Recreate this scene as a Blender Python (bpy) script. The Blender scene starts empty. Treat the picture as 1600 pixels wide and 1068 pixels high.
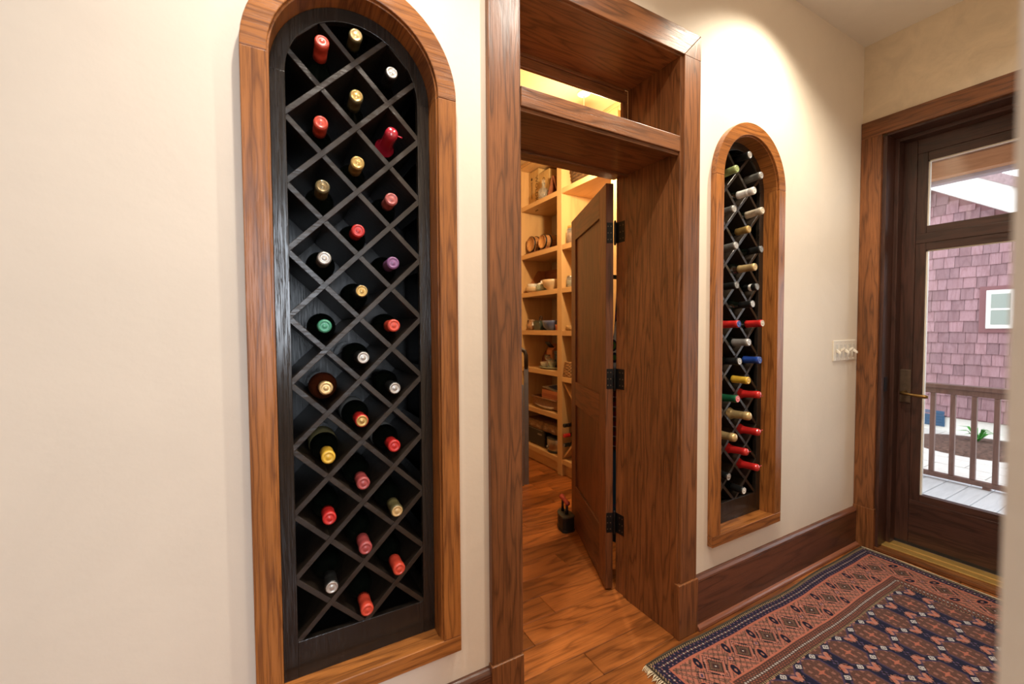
import bpy, bmesh, math, random
import numpy as np
from mathutils import Vector, Matrix, Quaternion

random.seed(7)
rng = np.random.default_rng(7)
S = bpy.context.scene
COL = S.collection

# ------------------------------------------------------------------ camera
YAW, PITCH, ROLL, CAMH, CAMD, FPX = 0.50989, 0.034456, -0.005712, 1.25, 1.1163, 660.956
_F = Vector((math.sin(YAW)*math.cos(PITCH), math.cos(YAW)*math.cos(PITCH), -math.sin(PITCH)))
_R = Vector((math.cos(YAW), -math.sin(YAW), 0)); _U = _R.cross(_F)
_R, _U = _R*math.cos(ROLL)+_U*math.sin(ROLL), _U*math.cos(ROLL)-_R*math.sin(ROLL)
cam = bpy.data.cameras.new('camera'); camo = bpy.data.objects.new('camera', cam); COL.objects.link(camo)
cam.sensor_width = 36; cam.lens = FPX/1600*36; cam.clip_start = 0.02
cam.dof.use_dof = True; cam.dof.focus_distance = 1.7; cam.dof.aperture_fstop = 2.6
m = Matrix((_R, _U, -_F)).transposed().to_4x4(); m.translation = Vector((0, -CAMD, CAMH))
camo.matrix_world = m
S.camera = camo

# ------------------------------------------------------------------ world, exposure, big lights
w = bpy.data.worlds.new('sky'); S.world = w; w.use_nodes = True
bg = w.node_tree.nodes['Background']; bg.inputs[0].default_value = (0.90, 0.95, 1.0, 1); bg.inputs[1].default_value = 3.2
S.view_settings.view_transform = 'Standard'; S.view_settings.look = 'None'
S.view_settings.exposure = 0.0; S.view_settings.gamma = 1.0; S.view_settings.use_curve_mapping = False

def lamp(name, kind, loc, energy, color, target=None, **kw):
    l = bpy.data.lights.new(name, kind); l.energy = energy; l.color = color
    for k, v in kw.items(): setattr(l, k, v)
    o = bpy.data.objects.new(name, l); COL.objects.link(o); o.location = loc
    if target is not None:
        o.rotation_euler = (Vector(target)-Vector(loc)).to_track_quat('-Z', 'Y').to_euler()
    return o
WARM = (1.0, 0.92, 0.80)
# daylight from the window of the room behind the camera
lamp('window_daylight', 'AREA', (0.10, -4.22, 1.75), 56, (0.80, 0.89, 1.0), (0.10, 0, 1.70), shape='RECTANGLE', size=0.7, size_y=1.5)
# recessed downlights of the hall
lamp('downlight_rack_near', 'SPOT', (0.21, -0.40, 2.77), 74, WARM, (0.21, -0.36, 0), spot_size=math.radians(120), spot_blend=0.9, shadow_soft_size=0.03)
lamp('downlight_doorway', 'SPOT', (1.02, -0.55, 2.77), 92, WARM, (1.02, -0.50, 0), spot_size=math.radians(125), spot_blend=0.9, shadow_soft_size=0.03)
lamp('downlight_rack_far', 'SPOT', (1.87, -0.33, 2.77), 80, (1.0, 0.89, 0.70), (1.87, -0.24, 0), spot_size=math.radians(126), spot_blend=0.75, shadow_soft_size=0.03)
lamp('downlight_entry', 'SPOT', (2.35, -0.62, 2.77), 22, WARM, (2.35, -0.62, 0), spot_size=math.radians(125), spot_blend=0.9, shadow_soft_size=0.03)
lamp('fill_light_room', 'AREA', (-1.2, -2.4, 2.77), 14, (1.0, 0.90, 0.76), (-1.2, -2.4, 0), shape='DISK', size=0.5)  # added unseen fill lamp, brightens the wall end at the right

# ------------------------------------------------------------------ mesh helpers
class MB:
    def __init__(s): s.v = []; s.f = []; s.sm = []
    def add(s, vs, fs, smooth=False):
        b = len(s.v); s.v += [tuple(v) for v in vs]; s.f += [tuple(i+b for i in f) for f in fs]; s.sm += [smooth]*len(fs); return s
    def box(s, x0, x1, y0, y1, z0, z1):
        x0, x1 = min(x0, x1), max(x0, x1); y0, y1 = min(y0, y1), max(y0, y1); z0, z1 = min(z0, z1), max(z0, z1)
        return s.add([(x0,y0,z0),(x1,y0,z0),(x1,y1,z0),(x0,y1,z0),(x0,y0,z1),(x1,y0,z1),(x1,y1,z1),(x0,y1,z1)],
                     [(0,3,2,1),(4,5,6,7),(0,1,5,4),(1,2,6,5),(2,3,7,6),(3,0,4,7)])
    def prism(s, poly, a, b, ax='Y'):
        """poly: 2D outline; extruded from a to b along ax. ax Y: (x,z); ax X: (y,z); ax Z: (x,y)"""
        def P(p, t): return {'Y': (p[0], t, p[1]), 'X': (t, p[0], p[1]), 'Z': (p[0], p[1], t)}[ax]
        n = len(poly)
        return s.add([P(p, a) for p in poly]+[P(p, b) for p in poly],
                     [tuple(range(n)), tuple(range(2*n-1, n-1, -1))]+[(i, i+n, (i+1) % n+n, (i+1) % n) for i in range(n)])
    def lathe(s, prof, n=20, c=(0,0,0), smooth=True):
        cx, cy, cz = c; vs = []; fs = []
        for r, z in prof:
            for k in range(n):
                a = 2*math.pi*k/n; vs.append((cx+r*math.cos(a), cy+r*math.sin(a), cz+z))
        for i in range(len(prof)-1):
            for k in range(n):
                k2 = (k+1) % n; fs.append((i*n+k, i*n+k2, (i+1)*n+k2, (i+1)*n+k))
        return s.add(vs, fs, smooth)
    def tube(s, pts, r, n=8, cap=True):
        pts = [Vector(p) for p in pts]; rr = r if isinstance(r, (list, tuple)) else [r]*len(pts)
        vs = []; fs = []; up = Vector((0.13, 0.31, 0.94))
        for i, p in enumerate(pts):
            t = (pts[min(i+1, len(pts)-1)]-pts[max(i-1, 0)]).normalized()
            a = t.cross(up).normalized(); b = t.cross(a)
            for k in range(n):
                q = 2*math.pi*k/n; vs.append(p+rr[i]*(a*math.cos(q)+b*math.sin(q)))
        for i in range(len(pts)-1):
            for k in range(n):
                k2 = (k+1) % n; fs.append((i*n+k, i*n+k2, (i+1)*n+k2, (i+1)*n+k))
        if cap: fs += [tuple(range(n)), tuple(range(len(vs)-1, len(vs)-n-1, -1))]
        return s.add(vs, fs, True)
    def ringband(s, cx, cz, r0, r1, y0, y1, a0=0.0, a1=math.pi, n=28):
        """arch band in the XZ plane between radii r0<r1, extruded y0..y1"""
        vs = []; fs = []
        for i in range(n+1):
            a = a0+(a1-a0)*i/n; c_, s_ = math.cos(a), math.sin(a)
            for r, y in ((r0,y0),(r1,y0),(r1,y1),(r0,y1)): vs.append((cx+r*c_, y, cz+r*s_))
        for i in range(n):
            for k in range(4):
                k2 = (k+1) % 4; fs.append((i*4+k, i*4+k2, (i+1)*4+k2, (i+1)*4+k))
        fs += [(0,1,2,3), (n*4+3, n*4+2, n*4+1, n*4)]
        return s.add(vs, fs, False)
    def mesh(s, name, off=(0,0,0)):
        me = bpy.data.meshes.new(name)
        me.from_pydata([(v[0]-off[0], v[1]-off[1], v[2]-off[2]) for v in s.v], [], s.f)
        me.polygons.foreach_set('use_smooth', s.sm)
        bm = bmesh.new(); bm.from_mesh(me); bmesh.ops.recalc_face_normals(bm, faces=bm.faces); bm.to_mesh(me); bm.free()
        return me
def B(*a): return MB().box(*a)

ORG = {}
def tag(o, label=None, cat=None, group=None, kind=None):
    if label: o['label'] = label
    if cat: o['category'] = cat
    if group: o['group'] = group
    if kind: o['kind'] = kind
    return o
def root(name, loc, label, cat=None, group=None, kind=None, rz=0.0):
    o = bpy.data.objects.new(name, None); COL.objects.link(o); o.location = loc; o.rotation_euler = (0,0,rz)
    o.empty_display_size = 0.05; ORG[o.name] = (0,0,0) if rz else tuple(loc)
    return tag(o, label, cat, group, kind)
def obj(name, mb, mat, parent=None, bevel=0.0, seg=2, local=False, smooth_angle=None):
    off = (0,0,0)
    if parent is not None and not local: off = ORG.get(parent.name, (0,0,0))
    me = mb.mesh(name, off) if isinstance(mb, MB) else mb
    if mat is not None and len(me.materials) == 0: me.materials.append(mat)
    o = bpy.data.objects.new(name, me); COL.objects.link(o)
    if parent is not None:
        o.parent = parent; ORG[o.name] = off
    if bevel:
        b = o.modifiers.new('bevel', 'BEVEL'); b.width = bevel; b.segments = seg; b.limit_method = 'ANGLE'; b.angle_limit = math.radians(40)
    return o
def inst(name, me, mat, parent=None, loc=(0,0,0), rot=None):
    o = bpy.data.objects.new(name, me); COL.objects.link(o); o.parent = parent; o.location = loc
    if rot is not None: o.rotation_euler = rot
    if mat is not None:
        if len(me.materials) == 0: me.materials.append(mat)
        o.material_slots[0].link = 'OBJECT'; o.material_slots[0].material = mat
    return o
def blank(me):
    me.materials.append(None); return me

# ------------------------------------------------------------------ materials
def newmat(name):
    m_ = bpy.data.materials.new(name); m_.use_nodes = True
    nt = m_.node_tree; return m_, nt, nt.nodes['Principled BSDF']
def N(nt, typ, **kw):
    n = nt.nodes.new(typ)
    for k, v in kw.items():
        if k.startswith('i_'):
            key = k[2:]; key = int(key) if key.isdigit() else key.replace('_', ' ')
            n.inputs[key].default_value = v
        else: setattr(n, k, v)
    return n
def L(nt, a, b): nt.links.new(a, b)
def ramp(nt, stops):
    r = N(nt, 'ShaderNodeValToRGB'); e = r.color_ramp.elements
    while len(e) < len(stops): e.new(0.5)
    for x, (p, c) in zip(e, stops): x.position = p; x.color = (*c, 1) if len(c) == 3 else c
    return r
def plain(name, col, rough=0.5, metal=0.0, coat=0.0, noise=0.0, nscale=40, bump=0.0, spec=0.5, trans=0.0):
    m_, nt, p = newmat(name)
    p.inputs['Base Color'].default_value = (*col, 1); p.inputs['Roughness'].default_value = rough; p.inputs['Metallic'].default_value = metal
    p.inputs['Coat Weight'].default_value = coat; p.inputs['Specular IOR Level'].default_value = spec
    p.inputs['Transmission Weight'].default_value = trans
    tc = N(nt, 'ShaderNodeTexCoord'); nz = N(nt, 'ShaderNodeTexNoise', i_Scale=nscale, i_Detail=5.0, i_Roughness=0.6)
    L(nt, tc.outputs['Object'], nz.inputs['Vector'])
    if noise:
        r = ramp(nt, [(0.3, tuple(c*(1-noise) for c in col)), (0.7, tuple(min(1, c*(1+noise)) for c in col))])
        L(nt, nz.outputs['Fac'], r.inputs[0]); L(nt, r.outputs[0], p.inputs['Base Color'])
    if bump:
        b = N(nt, 'ShaderNodeBump', i_Strength=bump, i_Distance=0.004); L(nt, nz.outputs['Fac'], b.inputs['Height']); L(nt, b.outputs[0], p.inputs['Normal'])
    return m_
def wood(name, c_lo, c_hi, axis='Z', rough=0.38, across=9.0, along=0.9, lines=9.0, pores=0.5, coat=0.0, vary=0.12, bump=0.25, contrast=1.0):
    """oak-like: elongated contour lines of a stretched noise plus fine pores along the grain"""
    m_, nt, p = newmat(name)
    tc = N(nt, 'ShaderNodeTexCoord'); oi = N(nt, 'ShaderNodeObjectInfo')
    off = N(nt, 'ShaderNodeVectorMath', operation='SCALE'); cv = N(nt, 'ShaderNodeCombineXYZ', i_0=13.1, i_1=7.7, i_2=5.3)
    L(nt, cv.outputs[0], off.inputs[0]); L(nt, oi.outputs['Random'], off.inputs['Scale'])
    ad = N(nt, 'ShaderNodeVectorMath', operation='ADD'); L(nt, tc.outputs['Object'], ad.inputs[0]); L(nt, off.outputs[0], ad.inputs[1])
    def mapped(ac, al):
        mp = N(nt, 'ShaderNodeMapping'); i = 'XYZ'.index(axis); sc = [ac]*3; sc[i] = al
        mp.inputs['Scale'].default_value = sc; L(nt, ad.outputs[0], mp.inputs['Vector']); return mp
    g = N(nt, 'ShaderNodeTexNoise', i_Scale=1.0, i_Detail=3.0, i_Roughness=0.5); L(nt, mapped(across, along).outputs[0], g.inputs['Vector'])
    mu = N(nt, 'ShaderNodeMath', operation='MULTIPLY', i_1=lines*1.3); L(nt, g.outputs['Fac'], mu.inputs[0])
    fr = N(nt, 'ShaderNodeMath', operation='FRACT'); L(nt, mu.outputs[0], fr.inputs[0])
    cr = ramp(nt, [(0.0, (0.42,)*3), (0.16, (0.80,)*3), (0.42, (1.0,)*3), (0.80, (0.90,)*3), (1.0, (0.42,)*3)]); L(nt, fr.outputs[0], cr.inputs[0])
    po = N(nt, 'ShaderNodeTexNoise', i_Scale=1.0, i_Detail=3.0, i_Roughness=0.7); L(nt, mapped(across*36, across*0.7).outputs[0], po.inputs['Vector'])
    pr = ramp(nt, [(0.38, (0.0,)*3), (0.50, (1.0,)*3)]); L(nt, po.outputs['Fac'], pr.inputs[0])
    br = N(nt, 'ShaderNodeTexNoise', i_Scale=1.0, i_Detail=3.0); L(nt, mapped(across*0.5, along*1.2).outputs[0], br.inputs['Vector'])
    mx = N(nt, 'ShaderNodeMix', data_type='FLOAT'); mx.inputs[0].default_value = pores
    pm = N(nt, 'ShaderNodeMath', operation='MULTIPLY'); L(nt, cr.outputs[0], pm.inputs[0]); L(nt, pr.outputs[0], pm.inputs[1])
    L(nt, cr.outputs[0], mx.inputs[2]); L(nt, pm.outputs[0], mx.inputs[3])
    mm = N(nt, 'ShaderNodeMath', operation='MULTIPLY'); L(nt, mx.outputs[0], mm.inputs[0])
    b2 = N(nt, 'ShaderNodeMapRange'); b2.inputs[1].default_value = 0.3; b2.inputs[2].default_value = 0.7; b2.inputs[3].default_value = 1-0.45*contrast; b2.inputs[4].default_value = 1.1
    L(nt, br.outputs['Fac'], b2.inputs[0]); L(nt, b2.outputs[0], mm.inputs[1])
    c = N(nt, 'ShaderNodeMix', data_type='RGBA'); L(nt, mm.outputs[0], c.inputs[0])
    c.inputs[6].default_value = (*c_lo, 1); c.inputs[7].default_value = (*c_hi, 1)
    hs = N(nt, 'ShaderNodeHueSaturation'); L(nt, c.outputs[2], hs.inputs['Color'])
    va = N(nt, 'ShaderNodeMapRange'); va.inputs[3].default_value = 1-vary; va.inputs[4].default_value = 1+vary
    L(nt, oi.outputs['Random'], va.inputs[0]); L(nt, va.outputs[0], hs.inputs['Value'])
    L(nt, hs.outputs[0], p.inputs['Base Color'])
    p.inputs['Roughness'].default_value = rough; p.inputs['Coat Weight'].default_value = coat; p.inputs['Coat Roughness'].default_value = 0.25
    bm_ = N(nt, 'ShaderNodeBump', i_Strength=bump, i_Distance=0.0012); L(nt, mx.outputs[0], bm_.inputs['Height']); L(nt, bm_.outputs[0], p.inputs['Normal'])
    return m_
def plaster(name, col, scale=60, bump=0.12, blotch=0.03, bscale=3.0):
    m_, nt, p = newmat(name); tc = N(nt, 'ShaderNodeTexCoord')
    a = N(nt, 'ShaderNodeTexNoise', i_Scale=float(scale), i_Detail=4.0); L(nt, tc.outputs['Object'], a.inputs['Vector'])
    b = N(nt, 'ShaderNodeTexNoise', i_Scale=float(bscale), i_Detail=6.0, i_Roughness=0.65, i_Distortion=0.8); L(nt, tc.outputs['Object'], b.inputs['Vector'])
    r = ramp(nt, [(0.3, tuple(c*(1-blotch) for c in col)), (0.7, tuple(min(1, c*(1+blotch)) for c in col))])
    L(nt, b.outputs['Fac'], r.inputs[0]); L(nt, r.outputs[0], p.inputs['Base Color'])
    bp = N(nt, 'ShaderNodeBump', i_Strength=bump, i_Distance=0.003); ad = N(nt, 'ShaderNodeMath', operation='ADD')
    L(nt, a.outputs['Fac'], ad.inputs[0]); L(nt, b.outputs['Fac'], ad.inputs[1]); L(nt, ad.outputs[0], bp.inputs['Height']); L(nt, bp.outputs[0], p.inputs['Normal'])
    p.inputs['Roughness'].default_value = 0.6
    return m_
def three(fn, name, *a, **k): return {ax: fn(name+'_'+ax.lower(), *a, axis=ax, **k) for ax in 'XYZ'}

WALL = plaster('cream_wall_paint', (0.80, 0.71, 0.60))
FARWALL = plaster('tan_trowelled_plaster', (0.74, 0.62, 0.45), scale=25, bump=0.6, blotch=0.10, bscale=7)
CEIL = plaster('ceiling_paint', (0.80, 0.75, 0.68), bump=0.05)
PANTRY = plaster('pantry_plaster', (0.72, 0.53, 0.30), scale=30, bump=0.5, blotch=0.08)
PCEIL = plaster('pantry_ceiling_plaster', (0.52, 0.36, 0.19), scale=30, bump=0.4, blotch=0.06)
DARK = three(wood, 'dark_stained_oak', (0.034, 0.0105, 0.0033), (0.285, 0.104, 0.034), rough=0.34, across=9, lines=10)
DOORW = three(wood, 'dark_door_oak', (0.022, 0.006, 0.002), (0.19, 0.060, 0.018), rough=0.42, across=9, lines=8)
BASEW = three(wood, 'baseboard_oak', (0.030, 0.010, 0.005), (0.17, 0.060, 0.030), rough=0.33, across=9, lines=6)
EXTW = three(wood, 'backlit_door_oak', (0.012, 0.006, 0.004), (0.080, 0.032, 0.022), rough=0.36, across=9, lines=8)  # oak darkened for the backlight; that shade sits in the colour
OAK = three(wood, 'golden_brown_oak', (0.065, 0.015, 0.003), (0.44, 0.160, 0.036), rough=0.34, across=11, lines=9, vary=0.05)
MAPLE = three(wood, 'pantry_birch', (0.52, 0.29, 0.12), (0.66, 0.41, 0.18), rough=0.45, across=5, lines=4, pores=0.3, vary=0.03, bump=0.08)
FLOORW = wood('hickory_floor_plank', (0.065, 0.016, 0.004), (0.44, 0.145, 0.034), axis='X', rough=0.30, across=7, along=1.1, lines=6, pores=0.35, vary=0.30, bump=0.35, contrast=1.35)
FLOORB = wood('hickory_floor_base', (0.05, 0.016, 0.005), (0.25, 0.09, 0.024), axis='X', rough=0.32, across=7, lines=5)
BLACKW = wood('black_painted_oak', (0.006, 0.005, 0.004), (0.024, 0.018, 0.014), axis='Z', rough=0.19, across=14, lines=7, pores=0.5, vary=0.05, bump=0.35)
SLATW = wood('warm_lit_black_slat', (0.010, 0.007, 0.005), (0.034, 0.024, 0.017), axis='X', rough=0.28, across=14, lines=5, pores=0.3, vary=0.1, bump=0.4)  # black paint made browner, warm light put into its colour
BLACKIN = wood('black_rack_back', (0.004, 0.004, 0.004), (0.010, 0.009, 0.009), axis='Z', rough=0.35, across=14, lines=7, vary=0.05)
SHOE = wood('reddish_shoe_mould', (0.16, 0.055, 0.03), (0.30, 0.11, 0.06), axis='X', rough=0.25, across=10, lines=4)
BLACKMETAL = plain('black_iron', (0.012, 0.012, 0.013), 0.42, 0.6, bump=0.15)
BRONZE = plain('dark_bronze', (0.13, 0.090, 0.062), 0.40, 0.6, noise=0.2)
BRASS = plain('brass', (0.62, 0.38, 0.11), 0.38, 0.6, noise=0.15, nscale=12)
IVORY = plain('ivory_plastic', (0.80, 0.74, 0.64), 0.35)
GLASSM, _nt, _p = newmat('clear_pane')
for l_ in list(_nt.links): _nt.links.remove(l_)
_o = _nt.nodes['Material Output']; _t = N(_nt, 'ShaderNodeBsdfTransparent'); _g = N(_nt, 'ShaderNodeBsdfGlossy'); _g.inputs['Roughness'].default_value = 0.02
_fz = N(_nt, 'ShaderNodeFresnel', i_IOR=1.35); _ms = N(_nt, 'ShaderNodeMixShader')
L(_nt, _fz.outputs[0], _ms.inputs[0]); L(_nt, _t.outputs[0], _ms.inputs[1]); L(_nt, _g.outputs[0], _ms.inputs[2]); L(_nt, _ms.outputs[0], _o.inputs[0])

# ------------------------------------------------------------------ room shell
CZ = 2.79            # ceiling height
WY = 0.02            # wall face
XE = 2.889           # far wall face
N1X, N2X, SPR = 0.1965, 1.829, 1.872     # arch centres and spring height
def stadium(cx, r, zb, n=28): return [(cx+r, zb)]+[(cx+r*math.cos(math.pi*i/n), SPR+r*math.sin(math.pi*i/n)) for i in range(n+1)]+[(cx-r, zb)]
def holed_wall(name, outer, holes, a, b, ax, mat):
    """flat wall with holes, extruded a..b along ax"""
    bm = bmesh.new(); edges = []
    def P(p, t): return {'Y': (p[0], t, p[1]), 'X': (t, p[0], p[1]), 'Z': (p[0], p[1], t)}[ax]
    for loop in [outer]+holes:
        vs = [bm.verts.new(P(p, a)) for p in loop]
        for i in range(len(vs)): edges.append(bm.edges.new((vs[i], vs[(i+1) % len(vs)])))
    bmesh.ops.triangle_fill(bm, use_beauty=True, use_dissolve=False, edges=edges)
    r = bmesh.ops.extrude_face_region(bm, geom=bm.faces[:])
    d = {'Y': (0, b-a, 0), 'X': (b-a, 0, 0), 'Z': (0, 0, b-a)}[ax]
    bmesh.ops.translate(bm, vec=d, verts=[v for v in r['geom'] if isinstance(v, bmesh.types.BMVert)])
    bmesh.ops.recalc_face_normals(bm, faces=bm.faces)
    me = bpy.data.meshes.new(name); bm.to_mesh(me); bm.free()
    return obj(name, me, mat)
def struct(o, label, cat='wall'): return tag(o, label, cat, kind='structure')
# door hole of the pantry is cut through to the floor: outline goes round it
outer = [(-2.6, 0), (0.640, 0), (0.640, 2.302), (1.410, 2.302), (1.410, 0), (3.12, 0), (3.12, CZ), (-2.6, CZ)]
struct(holed_wall('wall_left', outer, [stadium(N1X, 0.232, 0.335), stadium(N2X, 0.232, 0.335)], WY, 0.367, 'Y', WALL), 'smooth cream wall holding both arched wine racks and the pantry doorway')
struct(holed_wall('wall_far', [(0.02, 0), (-0.068, 0), (-0.068, 2.282), (-0.990, 2.282), (-0.990, 0), (-1.06, 0), (-1.06, CZ), (0.02, CZ)], [], XE, 3.10, 'X', FARWALL), 'tan trowelled plaster wall around the glazed exterior door')
struct(obj('wall_right', B(0.295, XE, -1.20, -1.058, 0, CZ), WALL), 'pale blurred wall end at the right edge of the picture')
struct(holed_wall('wall_back', [(-2.6, 0), (3.1, 0), (3.1, CZ), (-2.6, CZ)], [[(-0.27, 0.98), (0.47, 0.98), (0.47, 2.52), (-0.27, 2.52)]], -4.30, -4.45, 'Y', WALL), 'wall of the room behind, with a window opening')
struct(obj('wall_side', B(-2.75, -2.6, -4.45, 0.385, 0, CZ), WALL), 'wall closing the near room on the left')
struct(obj('wall_room_right', B(2.95, 3.1, -4.45, -1.2, 0, CZ), WALL), 'wall closing the room behind on the right')
struct(obj('ceiling', B(-2.75, 3.12, -4.45, 0.385, CZ, CZ+0.1), CEIL), 'plain beige hall ceiling', 'ceiling')
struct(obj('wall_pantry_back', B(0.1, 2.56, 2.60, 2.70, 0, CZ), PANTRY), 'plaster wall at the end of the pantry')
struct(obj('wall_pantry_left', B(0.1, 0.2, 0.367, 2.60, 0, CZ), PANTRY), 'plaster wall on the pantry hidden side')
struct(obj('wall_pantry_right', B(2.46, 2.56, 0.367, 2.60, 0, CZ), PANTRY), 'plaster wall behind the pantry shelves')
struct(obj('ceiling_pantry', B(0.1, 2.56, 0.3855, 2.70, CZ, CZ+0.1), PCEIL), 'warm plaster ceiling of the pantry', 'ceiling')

# floor and its planks
fl = obj('floor', B(-2.75, 3.12, -4.45, 2.70, -0.10, -0.012), FLOORB); struct(fl, 'reddish brown wide plank wood floor', 'floor')
seams = [-1.06, -0.93, -0.80, -0.67, -0.545, -0.42, -0.295, -0.17, -0.105, 0.018, 0.134, 0.258, 0.378, 0.507, 0.637, 0.77, 0.90, 1.015, 1.12, 1.215, 1.34, 1.386, 1.485, 1.61, 1.735, 1.86, 1.985, 2.11, 2.235, 2.36, 2.48, 2.595]
cuts = {9: [1.007], 11: [0.865], 12: [1.045], 18: [1.35], 21: [1.51], 10: [1.42], 13: [0.62, 1.8], 14: [1.32], 15: [0.9, 2.0], 16: [1.7], 17: [0.8, 2.1]}
for i in range(len(seams)-1):
    y0, y1 = seams[i], seams[i+1]
    xa, xb = (-0.6, 2.885) if y0 < 0.3 else (0.205, 2.44)
    xs = cuts.get(i) or [random.uniform(0.5, 1.2), random.uniform(1.7, 2.2)]
    xs = [xa]+[x for x in xs if xa+0.2 < x < xb-0.15]+[xb]
    for a, b in zip(xs[:-1], xs[1:]):
        o = obj('plank', MB().box(a+0.0008, b-0.0008, y0+0.0008, y1-0.0008, -0.012, 0.0), FLOORW, fl, bevel=0.0018, seg=1)

# ------------------------------------------------------------------ doorway trim
t1 = root('trim_1', (1.0, 0, 0), 'dark oak casing, jambs and transom box of the pantry doorway', 'doorway trim', kind='structure')
def tb(name, dims, ax, bevel=0.0025, mat=None): return obj(name, B(*dims), (mat or DARK)[ax], t1, bevel=bevel)
tb('side_casing', (0.551, 0.655, 0.0, WY, 0.228, 2.385), 'Z'); tb('side_casing', (1.388, 1.483, 0.0, WY, 0.222, 2.288), 'Z')
obj('head_casing', MB().prism([(0.551, 2.385), (0.655, 2.288), (1.388, 2.288), (1.483, 2.385)], 0.0, WY, 'Y'), DARK['X'], t1, bevel=0.0025)
obj('corner_casing', MB().prism([(1.388, 2.2885), (1.483, 2.2885), (1.483, 2.3845)], 0.0005, WY, 'Y'), DARK['Z'], t1, bevel=0.001)
tb('plinth_block', (0.547, 0.659, -0.007, WY, 0.0, 0.228), 'Z', 0.003); tb('plinth_block', (1.372, 1.487, -0.007, WY, 0.0, 0.222), 'Z', 0.003)
tb('jamb', (0.645, 0.665, 0.010, 0.285, 0, 2.30), 'Z'); tb('jamb', (1.376, 1.396, 0.010, 0.2875, 0, 2.30), 'Z')
tb('jamb_head', (0.665, 1.376, 0.010, 0.2868, 2.282, 2.30), 'X')
tb('transom_shelf', (0.665, 1.376, 0.008, 0.285, 1.922, 1.982), 'X'); tb('transom_lip', (0.665, 1.376, 0.016, 0.034, 1.910, 1.922), 'X', 0.001)
tb('transom_rail', (0.665, 1.376, 0.287, 0.302, 2.232, 2.282), 'X'); tb('transom_bead', (0.665, 1.35, 0.279, 0.287, 2.270, 2.282), 'X', 0.001)
tb('transom_stile', (1.345, 1.376, 0.287, 0.302, 1.982, 2.232), 'Z'); tb('transom_stile', (0.665, 0.70, 0.287, 0.302, 1.982, 2.232), 'Z')
tb('door_frame', (1.386, 1.4095, 0.288, 0.368, 0, 1.975), 'Z'); tb('door_frame', (0.64, 0.668, 0.288, 0.385, 0, 1.975), 'Z')
tb('door_frame_head', (0.668, 1.386, 0.300, 0.385, 1.928, 1.975), 'X'); tb('stop_moulding', (0.668, 1.386, 0.286, 0.300, 1.914, 1.975), 'X', 0.0015)
tb('stop_moulding', (1.380, 1.386, 0.288, 0.308, 0, 1.914), 'Z', 0.0015)

# baseboards
def baseboard(name, x0, x1, label):
    r = root(name, (x0, 0, 0), label, 'baseboard', kind='structure')
    obj('board', B(x0, x1, 0.000, WY, 0.0, 0.196), BASEW['X'], r, bevel=0.001)
    obj('cap', MB().prism([(0.020, 0.196), (0.002, 0.196), (-0.001, 0.199), (0.001, 0.206), (0.008, 0.214), (0.013, 0.217), (0.020, 0.218)], x0, x1, 'X'), BASEW['X'], r)
    obj('shoe_mould', MB().prism([(0.0, 0.0), (-0.014, 0.0), (-0.0155, 0.006), (-0.0135, 0.013), (-0.008, 0.0185), (0.0, 0.021)], x0, x1, 'X'), SHOE, r)
baseboard('baseboard_left', -2.6, 0.547, 'dark oak baseboard left of the pantry doorway')
baseboard('baseboard_right', 1.487, XE-0.001, 'tall dark oak baseboard with pinkish shoe moulding under the far rack')

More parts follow.
